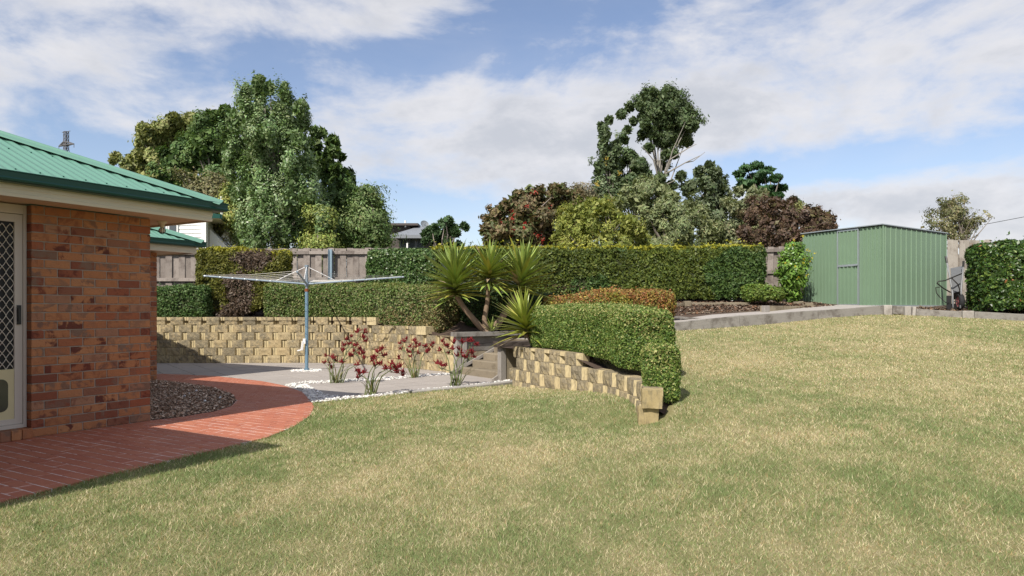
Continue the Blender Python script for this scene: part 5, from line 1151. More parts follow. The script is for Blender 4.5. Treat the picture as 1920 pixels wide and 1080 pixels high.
hedge('clipped_hedge', 'short dark green hedge between the house wing and the browning conifer', [(-9.6, 16.35), (-7.5, 16.4)], .38, .98, 1.80, 20000, .055, .55, broad, seed=6, bulge=.09, jit=.1, cap=.3, core=.82)
def dying(P, up, r):
    n = len(P); c = pick([(.12, .125, .022), (.16, .155, .028), (.085, .10, .02)], [3, 3, 2], n, r)*(1+r.uniform(-.3, .3, (n, 1)))
    tip = (up > .92) & (r.random(n) < .7); c[tip] = np.array([.42, .40, .045])*r.uniform(.6, 1.1, (tip.sum(), 1))
    d = np.minimum(np.hypot((P[:, 0]+6.55)/.42, (P[:, 2]-1.55)/.75), np.minimum(np.hypot((P[:, 0]+6.3)/.62, (P[:, 2]-2.42)/.30), np.hypot((P[:, 0]+6.7)/.5, (P[:, 2]-1.15)/.35)))+1.3*(fbm(P, 2.6, 8, 3)-.5)
    k = r.random(n) < 1-sstep(d, .65, 1.15); c[k] = pick([(.10, .07, .048), (.15, .105, .075), (.06, .045, .035), (.21, .165, .125)], [3, 3, 2, 1], k.sum(), r); return c
hedge('dying_conifer_hedge', 'tall clipped conifer block with brown dead patches in front of the fence', [(-7.35, 16.75), (-6.5, 16.75), (-5.75, 16.75)], [.36, .40, .36], [1.0, .95, 1.35], [2.74, 2.75, 2.70], 46000, .075, .38, dying, seed=7, bulge=.09, jit=.2, cap=.32, n_exp=5, core=.74)
def orange(P, up, r):
    n = len(P); t = fbm(P, 1.4, 14, 2); c = np.where((t > .5)[:, None], pick([(.28, .115, .045), (.22, .14, .045), (.36, .26, .06), (.17, .17, .04)], [3, 3, 2, 2], n, r), pick([(.30, .26, .05), (.17, .18, .035), (.28, .14, .04)], [3, 3, 2], n, r)); return c*(1+r.uniform(-.3, .3, (n, 1)))
hedge('orange_hedge', 'low clipped hedge with orange and yellow leaves behind the green box hedge', [(1.0, 14.25), (1.9, 14.3), (3.05, 14.6)], .42, [.85, .95, 1.0], [1.52, 1.66, 1.66], 34000, .050, .6, orange, seed=8, bulge=.05, jit=.08, cap=.36, n_exp=3.5, core=.84)
def gloss(P, up, r):
    n = len(P); c = 1.2*pick([(.035, .075, .016), (.060, .115, .022), (.12, .17, .035), (.03, .055, .014)], [4, 3, 1.5, 3], n, r)*(1+r.uniform(-.3, .3, (n, 1)))
    o = r.random(n) < .012; c[o] = np.array([.34, .13, .05]); return c
hedge('glossy_hedge', 'big glossy dark leaved hedge filling the far right corner behind the sleepers', [(11.15, 15.85), (12.6, 15.6), (14.4, 15.4)], .58, [1.12, 1.1, 1.05], [2.78, 2.83, 2.85], 60000, .085, .5, gloss, mat='leaf_gloss', seed=9, bulge=.10, jit=.16, cap=.42, n_exp=4.2, core=.80)
hedge('low_bush', 'low light green bush on the mulch beside the tall hedge end', [(5.95, 16.55), (6.25, 16.6)], .34, 1.38, 1.82, 7000, .065, .55, GR((.13, .19, .035)), seed=10, bulge=.10, jit=.14, cap=.34, n_exp=2.4, cat='bush', core=.6)

hedge('shaded_shrub', 'dark green shrub growing in the shade right behind the yucca trunks', [(-.75, 14.75), (.2, 14.85), (1.0, 14.55)], .42, [.66, .7, .7], [1.75, 1.70, 1.55], 16000, .07, .5, GR((.045, .08, .022), .4), seed=12, bulge=.14, jit=.2, cap=.34, n_exp=2.6, cat='shrub', core=.72)
# lemon tree by the shed
LOBES = None
tree('lemon_tree', 'bright green lemon tree with yellow fruit between fence and shed', 17.3, [(455, 1478, 1500), (480, 1462, 1505), (510, 1456, 1508), (545, 1462, 1508), (560, 1475, 1505)], 60, .18, 6000, .075, [(.08, .15, .022), (.12, .20, .034), (.05, .10, .018)], [3, 2, 2], 1490, zb=1.36, seed=11, tr=.05, nbr=10, mat='leaf_gloss', flowers=((.62, .50, .03), 16, .018), cat='fruit tree', clvar=.25, fill=3.0, lobe_r=1.4)
OL = [(.175, .185, .065), (.225, .23, .085), (.12, .14, .05)]
DG = [(.055, .095, .026), (.080, .125, .036), (.040, .074, .023)]
LOBES = LB['olive_tree']
tree('olive_tree', 'broad pale olive green tree at the left end of the tree row', 34, [(213, 305, 350), (230, 262, 405), (260, 255, 430), (292, 215, 440), (310, 205, 430), (345, 240, 425), (380, 300, 420), (440, 340, 420)], 240, .80, 38000, .15, OL, [3, 2, 2], 330, seed=12, droop=.5, bark='bark', tr=.25, clvar=.3, depth=.6, fill=2.8, lobe_r=1.5)
LOBES = LB['MID']
tree('dark_tree', 'dark green dense tree between the olive tree and the tall poplar', 31, [(198, 405, 440), (215, 372, 470), (250, 340, 480), (300, 320, 480), (345, 310, 480), (400, 340, 470), (450, 380, 470)], 120, .85, 26000, .15, DG+[(.09, .13, .04)], [3, 3, 2, 1], 420, seed=13, tr=.22, clvar=.4, depth=.7)
LOBES = LB['poplar_tree']
tree('poplar_tree', 'tallest silvery green poplar standing behind the paling fence left', 25, [(143, 470, 500), (160, 445, 522), (185, 432, 560), (205, 426, 580), (235, 418, 584), (270, 412, 580), (320, 420, 592), (360, 415, 612), (400, 420, 632), (440, 426, 640), (470, 430, 640)], 520, .34, 80000, .085, [(.085, .135, .048), (.115, .175, .068), (.18, .23, .115), (.06, .10, .032)], [3, 3, 2, 1.5], 508, seed=14, bark='bark', tr=.16, nbr=24, shell=.3, up=.9, flat=1.5, mat='leaf_gloss', clvar=.3, depth=.85, lobe=10, lobe_r=1.7, lobe_z=1.5, fill=2.6)
LOBES = LB['RIGHT']
tree('dark_tree', 'dark green tree spreading on the right hand side of the tall poplar', 29, [(242, 570, 600), (262, 560, 632), (300, 560, 644), (330, 560, 662), (360, 560, 690), (400, 570, 712), (440, 575, 725), (468, 580, 725)], 130, .75, 30000, .15, DG+[(.10, .14, .045)], [3, 3, 2, 1.5], 625, seed=15, tr=.24, clvar=.45, depth=.7)
LOBES = None
tree('shrubby_tree', 'loose mid green tree with wispy top at the edge of the dark tree', 26, [(345, 680, 695), (370, 662, 712), (400, 650, 726), (430, 640, 738), (468, 640, 742)], 90, .42, 12000, .10, [(.075, .12, .035), (.12, .16, .06), (.055, .09, .028)], [3, 2, 2], 690, seed=16, tr=.1, clvar=.35)
LOBES = None
tree('olive_bush', 'dull grey olive bush showing above the green roof corner', 27, [(318, 370, 400), (335, 335, 430), (360, 335, 445), (400, 360, 440), (440, 380, 430)], 60, .45, 9000, .10, [(.13, .125, .06), (.17, .16, .08), (.09, .09, .045)], [3, 2, 2], 390, seed=17, tr=.08, cat='bush')
LOBES = None
tree('yellow_green_bush', 'yellow green bush beside the white house below the poplar', 26.6, [(345, 420, 450), (365, 408, 470), (400, 412, 480), (430, 425, 480), (465, 440, 480)], 60, .36, 9000, .09, [(.18, .20, .05), (.24, .25, .07), (.12, .15, .035)], [3, 2, 2], 445, seed=18, tr=.07, cat='bush')
LOBES = None
tree('yellow_green_bush', 'light green bush growing low at the right foot of the poplar', 24.2, [(385, 590, 610), (400, 570, 628), (430, 560, 640), (468, 560, 640)], 60, .36, 9000, .09, [(.14, .17, .04), (.19, .21, .06), (.09, .12, .03)], [3, 2, 2], 600, seed=19, tr=.07, cat='bush')
LOBES = LB['magnolia_tree']
tree('magnolia_tree', 'small open dark leaved tree in front of the grey roofed house', 21, [(410, 835, 850), (425, 824, 856), (440, 800, 872), (455, 790, 868), (470, 800, 860)], 34, .20, 2400, .10, [(.040, .075, .028), (.065, .105, .045)], [2, 1], 838, seed=20, tr=.05, mat='leaf_gloss', nbr=18, zb=1.0, clvar=.2, brs=[([(850, 440, 0), (862, 425, 0), (870, 420, 0)], .02)])
LOBES = LB['flowering_gum']
tree('flowering_gum', 'rounded brownish green gum tree dotted with red flowers', 24, [(350, 985, 1010), (358, 955, 1062), (375, 938, 1085), (395, 915, 1085), (415, 905, 1075), (440, 900, 1060), (462, 905, 1050)], 140, .42, 22000, .12, [(.105, .082, .042), (.135, .10, .052), (.075, .092, .034), (.10, .07, .04)], [3, 2, 4, 1], 985, seed=21, tr=.14, flowers=((.38, .03, .024), 55, .042), clvar=.3)
LOBES = LB['ROUND']
tree('yellow_green_bush', 'large round yellow green bush just behind the conifer hedge', 21, [(378, 1095, 1130), (392, 1070, 1175), (415, 1048, 1205), (440, 1036, 1222), (468, 1036, 1224)], 130, .34, 24000, .080, [(.17, .19, .042), (.22, .23, .055), (.11, .135, .03)], [3, 2, 2], 1130, seed=22, tr=.1, up=.7, droop=-.3, cat='bush', clvar=.2, asp=.3)
LOBES = LB['silver_tree']
tree('silver_tree', 'broad silvery olive green tree with drooping billows behind the hedge', 24, [(338, 1175, 1235), (352, 1160, 1268), (375, 1150, 1305), (400, 1150, 1325), (430, 1150, 1345), (468, 1160, 1356)], 150, .52, 36000, .10, [(.14, .165, .075), (.185, .205, .10), (.10, .125, .055)], [3, 3, 2], 1250, seed=23, tr=.2, clvar=.22, droop=.4, asp=.35)
LOBES = LB['tall_gum_tree']
tree('tall_gum_tree', 'tall open gum tree with bare pale branches rising above the bushes', 32, [(163, 1200, 1228), (175, 1182, 1270), (195, 1172, 1300), (220, 1180, 1312), (245, 1178, 1310), (265, 1195, 1312), (285, 1210, 1270), (310, 1215, 1258), (345, 1215, 1262)], 220, .50, 27000, .115, [(.060, .088, .036), (.085, .115, .05), (.04, .06, .025)], [3, 2, 2], 1238, seed=24, bark='bark_pale', tr=.11, nbr=14, shell=.6, clvar=.3, depth=.8, fill=1.35, lobe_r=1.3, inner=True,
     brs=[([(1240, 330, -.5), (1262, 318, -.8), (1285, 305, -1), (1312, 292, -1.2)], .045), ([(1238, 345, -.5), (1225, 300, -.8), (1205, 275, -1)], .04), ([(1240, 340, -.5), (1255, 300, -.8), (1290, 278, -1), (1306, 270, -1)], .04), ([(1285, 305, -1), (1300, 302, -1), (1322, 285, -1)], .03), ([(1240, 345, -.7), (1215, 330, -1), (1200, 335, -1)], .03), ([(1240, 350, -.7), (1262, 340, -1), (1285, 318, -1)], .03)])
LOBES = LB['columnar_poplar']
tree('columnar_poplar', 'narrow upright poplar with a yellowing branch left of the tall gum', 30, [(205, 1140, 1150), (230, 1124, 1168), (265, 1112, 1172), (310, 1112, 1180), (350, 1106, 1185), (390, 1110, 1190), (420, 1110, 1190)], 120, .36, 15000, .11, [(.075, .105, .05), (.10, .135, .065), (.05, .075, .035)], [3, 2, 2], 1145, seed=25, bark='bark', tr=.12, up=.8, flat=1.4, nbr=30, clvar=.3, lobe_z=2.2, flowers=((.42, .32, .06), 9, .07))
LOBES = LB['leafy_arm_tree']
tree('leafy_arm_tree', 'leaning leafy tree arching from the columnar poplar to the tall gum', 31, [(200, 1140, 1175), (215, 1128, 1190), (240, 1150, 1200), (270, 1150, 1210), (310, 1155, 1225), (350, 1165, 1225)], 70, .42, 8500, .12, [(.055, .085, .034), (.08, .11, .048)], [2, 1], 1190, seed=26, tr=.13, nbr=20, clvar=.3, inset=.5)
LOBES = LB['grey_poplar']
tree('grey_poplar', 'grey green open poplar right of the tall gum tree', 29, [(303, 1318, 1340), (318, 1296, 1372), (345, 1270, 1385), (380, 1280, 1395), (420, 1300, 1400), (460, 1310, 1400)], 110, .48, 17000, .115, [(.075, .10, .05), (.11, .135, .075), (.05, .07, .03)], [3, 2, 2], 1335, seed=27, bark='bark', tr=.12, nbr=20, clvar=.35)
LOBES = LB['dark_conifer']
tree('dark_conifer', 'flat topped dark green conifer above the purple plum tree', 33, [(308, 1375, 1435), (322, 1370, 1462), (345, 1372, 1475), (365, 1385, 1478), (385, 1400, 1500), (405, 1420, 1490)], 80, .62, 20000, .16, [(.030, .072, .024), (.044, .092, .030), (.022, .054, .02)], [3, 2, 2], 1425, seed=28, tr=.22, flat=.38, asp=.25, droop=0, clvar=.3, lobe_z=.4, lobe=6)
LOBES = LB['pale_wattle']
tree('pale_wattle', 'pale sage wattle tree in front of the dark conifer', 27, [(355, 1390, 1420), (370, 1372, 1440), (395, 1365, 1455), (430, 1360, 1430), (460, 1360, 1420)], 60, .45, 10000, .10, [(.15, .165, .085), (.19, .20, .11), (.10, .12, .06)], [3, 2, 2], 1400, seed=29, tr=.1)
LOBES = LB['purple_plum_tree']
tree('purple_plum_tree', 'purple brown leaved plum tree beside the green garden shed', 23, [(372, 1445, 1490), (388, 1415, 1545), (405, 1395, 1566), (430, 1380, 1568), (465, 1385, 1560)], 140, .40, 22000, .085, [(.080, .052, .038), (.11, .070, .045), (.06, .042, .03), (.10, .09, .04)], [3, 2, 2, 1], 1480, seed=30, tr=.13, nbr=40, clvar=.3, bark='bark')
LOBES = None
tree('green_crown_tree', 'small yellow green tree peeping out between conifer and plum tree', 28, [(378, 1462, 1490), (390, 1455, 1510), (410, 1460, 1520)], 30, .36, 4200, .09, [(.17, .18, .065), (.22, .225, .09)], [2, 1], 1485, seed=31, tr=.08)
LOBES = None
tree('feathery_tree', 'thin brownish bush with feathery twigs behind the flowering gum', 28, [(345, 1078, 1100), (358, 1060, 1118), (385, 1060, 1125), (420, 1070, 1125)], 45, .34, 4200, .085, [(.12, .105, .065), (.16, .135, .085), (.09, .09, .045)], [2, 1, 1], 1095, seed=32, tr=.06, nbr=20)
LOBES = LB['sparse_tree']
tree('sparse_tree', 'sparse twiggy olive tree standing behind the fence right of the shed', 23, [(360, 1790, 1805), (378, 1762, 1828), (400, 1732, 1862), (422, 1718, 1880), (445, 1728, 1872), (460, 1760, 1850)], 115, .28, 6800, .075, [(.105, .105, .05), (.15, .14, .07), (.075, .085, .035)], [3, 2, 2], 1795, seed=33, bark='bark', tr=.05, nbr=40, shell=.5, clvar=.25, inner=False, fill=2.2, lobe_r=1.4)

# yuccas -------------------------------------------------------------------
def yleaf(seed, droop):
    b = MB(); k = 7; vs = []
    for i in range(k+1):
        t = i/k; w = .5*(.55+.45*math.sin(min(1, t*2.2)*PI/2))*(1-max(0, t-.35)/.65)**.9*.125+(.0 if i < k else 0); x = t*(1-.08*droop*t); z = -droop*t*t*.42
        vs += [(x, -w, z+w*.45), (x, 0, z), (x, w, z+w*.45)]
    b.add(vs, [(3*i+j, 3*i+3+j, 3*i+4+j, 3*i+1+j) for i in range(k) for j in (0, 1)]); return b
def mat_yucca(name, a, tipc):
    m, q = new_mat(name); s = ocoord(q); r = orand(q); spx = q.n('ShaderNodeSeparateXYZ'); q.put(spx.inputs[0], s)
    c = q.mix(r, a, tuple(x*.62 for x in a)); ed = q.step(q.m('ABSOLUTE', spx.outputs[1]), .018, .036)
    c = q.mix(q.m('MULTIPLY', ed, .55), c, (.36, .38, .07)); c = q.mix(q.m('MULTIPLY', q.step(spx.outputs[0], .86, 1.0), .7), c, tipc)
    b = finish(q, c, .33, spec=.5); return m
M['yucca'] = mat_yucca('yucca_leaf', (.26, .36, .08), (.40, .33, .13)); M['yucca_yel'] = mat_yucca('yucca_leaf_yellowing', (.36, .34, .06), (.33, .22, .09)); M['yucca_lime'] = mat_yucca('yucca_leaf_lime', (.31, .38, .065), (.44, .39, .15))
M['yucca_dead'] = plain('dead_yucca_leaf', (.30, .23, .14), .8, .2, 12)
YL = {}
for mn in ('yucca', 'yucca_yel', 'yucca_lime', 'yucca_dead'): YL[mn] = [yleaf(i, dr).mesh('leaf', M[mn], fix=False, smooth=True) for i, dr in enumerate((.03, .14, .28))]
M['ybark'] = plain('yucca_bark', (.21, .15, .10), .9, .35, 22, bump=.8, bsc=40)
def yhead(parent, base, top, axis, nleaf, L, mats, seed, low=-.06):
    r = random.Random(seed); ax = Vector(axis).normalized(); q0 = ax.to_track_quat('Z', 'Y'); root = parent.parent.location
    for i in range(nleaf):
        t = i/(nleaf-1); elv = math.asin(low+(1-low)*(t**.9)*.995) if low+(1-low)*(t**.9)*.995 < 1 else PI/2; az_ = i*2.39996+r.uniform(-.2, .2)
        elv = min(elv+r.uniform(-.12, .12), 1.5)
        d = q0 @ Vector((math.cos(elv)*math.cos(az_), math.cos(elv)*math.sin(az_), math.sin(elv)))
        yel = r.random() < mats[1]*(1-t) ; dead = r.random() < mats[2]*(1-t)**2
        mn = 'yucca_dead' if dead else ('yucca_yel' if yel else mats[0]); dr = 0 if t > .7 else (1 if t > .3 else r.choice((1, 2)))
        o = bpy.data.objects.new('leaf', YL[mn][dr]); COL.objects.link(o); o.parent = parent
        p = Vector(base).lerp(Vector(top), t); o.location = p-Vector(root)
        o.rotation_euler = d.to_track_quat('X', 'Z').to_euler(); s_ = L*r.uniform(.82, 1.08)*(1 if t < .8 else .86); o.scale = (s_, s_*.95, s_)
YD = 13.75
yb = Wp(912, 626, YD); yu = empty('yucca_tree', tuple(yb), 'tall three trunked yucca tree growing at the head of the garden steps', 'yucca')
for pts, rad, hb_, ht_, ax, nl_, L_, mt, sd in [
    ([(925, 633, YD), (898, 610, YD-.05), (872, 580, YD-.1), (856, 555, YD-.15)], [.085, .06, .05, .045], (855, 556, YD-.15), (851, 508, YD-.2), (-.10, -.1, 1), 150, .84, ('yucca', .30, .14), 1),
    ([(915, 633, YD-.1), (908, 600, YD-.1), (914, 565, YD-.15), (916, 530, YD-.2)], [.075, .05, .042, .042], (916, 533, YD-.2), (919, 500, YD-.25), (.12, -.35, 1), 96, .74, ('yucca', .6, .15), 2),
    ([(905, 633, YD+.05), (930, 612, YD+.1), (955, 575, YD+.15), (972, 545, YD+.15)], [.10, .075, .06, .05], (972, 548, YD+.15), (982, 506, YD+.15), (.12, 0, 1), 130, .84, ('yucca', .34, .10), 3)]:
    b = MB(); P_ = [Wp(*p) for p in pts]; n_ = 14; Q = [np.array([np.interp(t, np.linspace(0, 1, len(P_)), [p[i] for p in P_]) for i in range(3)]) for t in np.linspace(0, 1, n_)]
    b.tube(Q, [np.interp(t, np.linspace(0, 1, len(rad)), rad)*(1+.06*(i % 2)) for i, t in enumerate(np.linspace(0, 1, n_))], 10)
    tk = b.obj('trunk', M['ybark'], yu); yhead(tk, Wp(*hb_), Wp(*ht_), ax, nl_, L_, mt, sd)
b = MB(); q = Wp(922, 626, YD-.15); b.tube([q-[0, 0, .05], q+[0, 0, .06]], [.03, .02], 8); sk = b.obj('sucker', M['ybark'], yu); yhead(sk, q, q+[0, 0, .1], (0, -.1, 1), 14, .34, ('yucca', 0, 0), 9, low=.35)
yb2 = Wp(1008, 655, 11.05); y2 = empty('yucca', tuple(yb2), 'small lime green yucca with short leaning trunk behind the cracked log', 'yucca')
b = MB(); b.tube([Wp(1010, 662, 11.1), Wp(1002, 648, 11.05), Wp(992, 632, 11.0), Wp(984, 612, 10.95)], [.05, .042, .036, .03], 10); tk = b.obj('trunk', M['ybark'], y2); yhead(tk, Wp(989, 628, 10.98), Wp(983, 600, 10.92), (-.12, -.1, 1), 92, .68, ('yucca_lime', .16, .04), 5, low=-.12)

# kangaroo paws --------------------------------------------------------------
M['kp_green'] = mat_col('paw_foliage', .5, .3, .2)
def mat_red():
    m, q = new_mat('red_paw_flower'); r = orand(q); p = pos(q); c = q.mix(q.noise(p, 30, 3), (.11, .008, .013), (.20, .02, .022)); finish(q, c, .7, spec=.15); return m
M['paw'] = mat_red(); M['pawstem'] = plain('paw_stem', (.13, .15, .07), .7, .25, 20)
def paw_mesh(seed):
    r = random.Random(seed); b = MB()
    for i in range(13):
        a = r.uniform(0, 2*PI); e = r.uniform(-.1, 1.2); d = Vector((math.cos(a)*math.cos(e), math.sin(a)*math.cos(e), math.sin(e))); p = Vector((r.uniform(-.02, .02), r.uniform(-.02, .02), r.uniform(-.02, .02))); L = r.uniform(.05, .085)
        b.tube([p, p+d*L*.6, p+d*L+Vector((0, 0, .008))], [.006, .0085, .003], 5)
    return b.mesh('flower_head', M['paw'])
PM = [paw_mesh(i) for i in range(5)]
def kpaw(label, base_px, z, stems, nstrap, seed):
    nstrap = int(nstrap*.7)
    r = random.Random(seed); g0 = G(*base_px); Y = g0[1]; t = empty('kangaroo_paw', (g0[0], g0[1], 0), label, 'flowering plant')
    b = MB(); rr_ = np.random.default_rng(seed); vs = []; cols = []
    for i in range(nstrap):
        a = r.uniform(0, 2*PI); L = r.uniform(.16, .40); sp_ = r.uniform(.35, 1.15)*L; d = np.array([math.cos(a), math.sin(a), 0]); p0 = g0+d*r.uniform(0, .08); w = np.array([-d[1], d[0], 0])*r.uniform(.007, .011)
        p1 = p0+d*sp_*.4+[0, 0, L*.6]; p2 = p0+d*sp_+[0, 0, L]
        vs += [p0-w, p0+w, p1+w*.8, p1-w*.8, p1-w*.8, p1+w*.8, p2+w*.08, p2-w*.08]; c = np.array(r.choice([(.13, .18, .045), (.18, .21, .05), (.09, .13, .035), (.22, .19, .08)])); cols += [c, c*.9]
    np_mesh('strap_leaves', np.array(vs), 4, M['kp_green'], t, tuple(t.location), np.array(cols))
    for (sx, sy, heads) in stems:                        # stem tip in the photo and its heads
        dy = r.uniform(-.18, .18); tip = Wp(sx, sy, Y+dy); p0 = g0+np.array([r.uniform(-.10, .10), r.uniform(-.10, .10), 0]); m = p0*.45+tip*.55+np.array([(p0[0]-tip[0])*.15, 0, .06])
        b = MB(); b.tube([p0, m, tip], [.011, .009, .006], 5)
        hp = []
        for (hx, hy) in heads:
            q = Wp(hx, hy, Y+dy+r.uniform(-.08, .08)); hp.append(q); k_ = p0*.15+tip*.85 if abs(q[2]-tip[2]) < .15 else m*.4+tip*.6
            b.tube([k_, (k_+q)/2+np.array([0, 0, -.01]), q], [.006, .005, .004], 4)
        s_ = b.obj('stem', M['pawstem'], t)
        for q in hp:
            o = bpy.data.objects.new('flower_head', r.choice(PM)); COL.objects.link(o); o.parent = s_; o.location = q-np.array(t.location); k_ = r.uniform(.7, 1.05); o.scale = (k_, k_, k_); o.rotation_euler = (r.uniform(-.5, .5), r.uniform(-.5, .5), r.uniform(0, 6))
kpaw('tallest red kangaroo paw beside the clothesline pole', (632, 718), 0, [(615, 672, [(612, 668), (618, 682), (609, 680), (622, 690)]), (628, 670, [(623, 672), (630, 678), (640, 680)]), (655, 640, [(650, 637), (660, 632), (645, 648), (643, 658), (655, 645)]), (676, 630, [(672, 623), (684, 624), (681, 634), (686, 640)]), (672, 655, [(668, 648), (676, 655), (680, 662), (664, 660), (658, 668), (673, 664), (682, 672)]), (668, 684, [(671, 684)])], 26, 1)
kpaw('red kangaroo paw nearest the lawn in the middle of the pebbles', (697, 740), 0, [(671, 700, [(668, 695), (674, 700), (671, 709), (682, 699)]), (705, 678, [(700, 672), (708, 660), (717, 655), (720, 667)]), (706, 682, [(703, 686), (712, 682), (698, 676)]), (738, 690, [(735, 683), (742, 690), (746, 697), (733, 692), (724, 692)]), (750, 680, [(748, 672), (756, 697), (755, 704), (752, 688)])], 24, 2)
kpaw('red kangaroo paw in front of the block wall left of the steps', (776, 708), 0, [(755, 650, [(750, 645), (757, 641), (762, 636), (753, 655)]), (772, 655, [(769, 650), (765, 660), (776, 640), (780, 645), (774, 660), (770, 668)]), (783, 658, [(780, 652), (786, 648), (784, 662)]), (800, 655, [(797, 650), (805, 657), (810, 650), (802, 660), (813, 645)])], 26, 3)
kpaw('red kangaroo paw closest to the timber steps', (855, 724), 0, [(830, 650, [(830, 640), (835, 648), (826, 658)]), (845, 655, [(840, 650), (847, 655), (850, 643), (842, 662)]), (866, 660, [(860, 655), (866, 662), (870, 669), (858, 668), (866, 642)]), (882, 648, [(880, 638), (886, 640), (893, 648), (886, 660)]), (886, 668, [(885, 663), (889, 670), (878, 660), (874, 670)]), (822, 688, [(820, 682), (827, 686), (836, 686)])], 30, 4)

# ------------------------------------------------------------------ neighbours' houses, pylon, line
def white_house():
    c = np.array([-11.25, 25.0]); e = np.array([.969, .246]); s = np.array([-.246, .969]); t = empty('weatherboard_house', (c[0], c[1], .9), 'white weatherboard house behind the left hand fence', 'house')
    def q(a, b_, z): p = c-e*a+s*b_; return (p[0], p[1], z)
    ra = math.atan2(.246, .969)
    zt_, zb_ = 4.62, .9
    b = MB(); b.prism([q(.02, .02, 0)[:2], q(9, .02, 0)[:2], q(9, 9, 0)[:2], q(.02, 9, 0)[:2]], zb_, zt_); w = b.obj('wall', M['boards'], t)
    n = 26
    for i in range(n):
        z = zb_+.142*i
        if z > zt_-.05: break
        b = MB(); vs = [q(.05, -.002, z), q(9, -.002, z), q(9, -.002, z+.14), q(.05, -.002, z+.14), q(.05, -.030, z), q(9, -.030, z), q(9, -.008, z+.14), q(.05, -.008, z+.14)]
        b.add(vs, [(4, 5, 6, 7), (0, 1, 5, 4), (3, 7, 6, 2), (0, 4, 7, 3), (1, 2, 6, 5)]); b.obj('weatherboard', M['boards'], w)
        b = MB(); vs = [q(-.0, .10, z), q(-.0, 9, z), q(.0, 9, z+.14), q(0, .10, z+.14), q(-.03, .10, z), q(-.03, 9, z), q(-.008, 9, z+.14), q(-.008, .10, z+.14)]
        b.add(vs, [(4, 5, 6, 7), (0, 1, 5, 4), (3, 7, 6, 2), (0, 4, 7, 3), (1, 2, 6, 5)]); b.obj('weatherboard', M['boards'], w)
    b = MB(); b.box(q(.02, .0, (zb_+zt_)/2), (.14, .10, zt_-zb_), ra); b.box(q(-.02, .36, (zb_+zt_)/2), (.06, .10, zt_-zb_), ra); b.obj('corner_board', M['boards'], t)
    for a0 in (1.06, 1.42):
        b = MB(); b.box(q(a0, -.04, 4.12), (.34, .06, .62), ra); f = b.obj('window', M['white'], t)
        b = MB(); b.box(q(a0, -.074, 4.12), (.23, .012, .50), ra); b.obj('pane', M['winglass'], f)
    b = MB(); b.box(q(1.24, -.06, 3.79), (.95, .10, .06), ra); b.obj('window_sill', M['white'], t)
    for b0, ln in ((.75, .95), (2.9, 1.2)):
        b = MB(); b.box(q(-.03, b0+ln/2, 3.5), (.06, ln, 1.5), ra); f = b.obj('window', M['white'], t)
        b = MB(); b.box(q(-.065, b0+ln/2, 3.5), (.012, ln-.14, 1.36), ra); b.box(q(-.072, b0+ln/2, 3.5), (.01, .05, 1.36), ra, 1); b.obj('pane', [M['winglass'], M['white']], f)
        b = MB(); vs = [q(-.05, b0-.1, 4.3), q(-.05, b0+ln+.1, 4.3), q(-.75, b0+ln+.1, 3.55), q(-.75, b0-.1, 3.55)]; b.add(vs+[(x, y, z-.02) for x, y, z in vs], [(0, 1, 2, 3), (7, 6, 5, 4), (0, 4, 5, 1), (1, 5, 6, 2), (2, 6, 7, 3), (3, 7, 4, 0)])
        b.add([q(-.05, b0-.1, 4.3), q(-.05, b0-.1, 3.5), q(-.75, b0-.1, 3.55)], [(0, 1, 2)]); b.obj('awning', M['boards'], t)
        b = MB(); b.bar(q(-.04, b0-.1, 3.5), q(-.75, b0-.1, 3.55), .02); b.obj('awning_arm', M['galv'], t)
    b = MB(); ov = .55
    vs = [q(-ov, -.08, 4.72), q(9.5, -.08, 4.72), q(9.5, 9.5, 4.72), q(-ov, 9.5, 4.72), q(4.2, 3.5, 6.1), q(4.2, 5.5, 6.1)]
    b.add(vs, [(0, 4, 1), (1, 4, 5, 2), (2, 5, 3), (3, 5, 4, 0)]); b.obj('roof', M['gutter'], t, fix=False)
    b = MB()
    for p_, r_ in ((q(-ov, -.1, 4.66), q(-ov, 9.5, 4.66)), (q(-ov, -.08, 4.66), q(9.5, -.08, 4.66))): b.bar(p_, r_, .11, .15)
    b.obj('gutter', M['gutter'], t)
    b = MB(); b.prism([q(-ov, -.06, 0)[:2], q(9.5, -.06, 0)[:2], q(9.5, 9.5, 0)[:2], q(-ov, 9.5, 0)[:2]], 4.56, 4.585); b.obj('soffit', M['cream'], t)
    b = MB(); v0 = Wp(416, 392, 26.0); b.tube([v0-np.array([0, 0, .5]), v0+np.array([0, 0, .45])], .055, 10); b.tube([v0+np.array([0, 0, .43]), v0+np.array([0, 0, .47])], .065, 10); b.obj('vent_pipe', M['white'], t)
white_house()
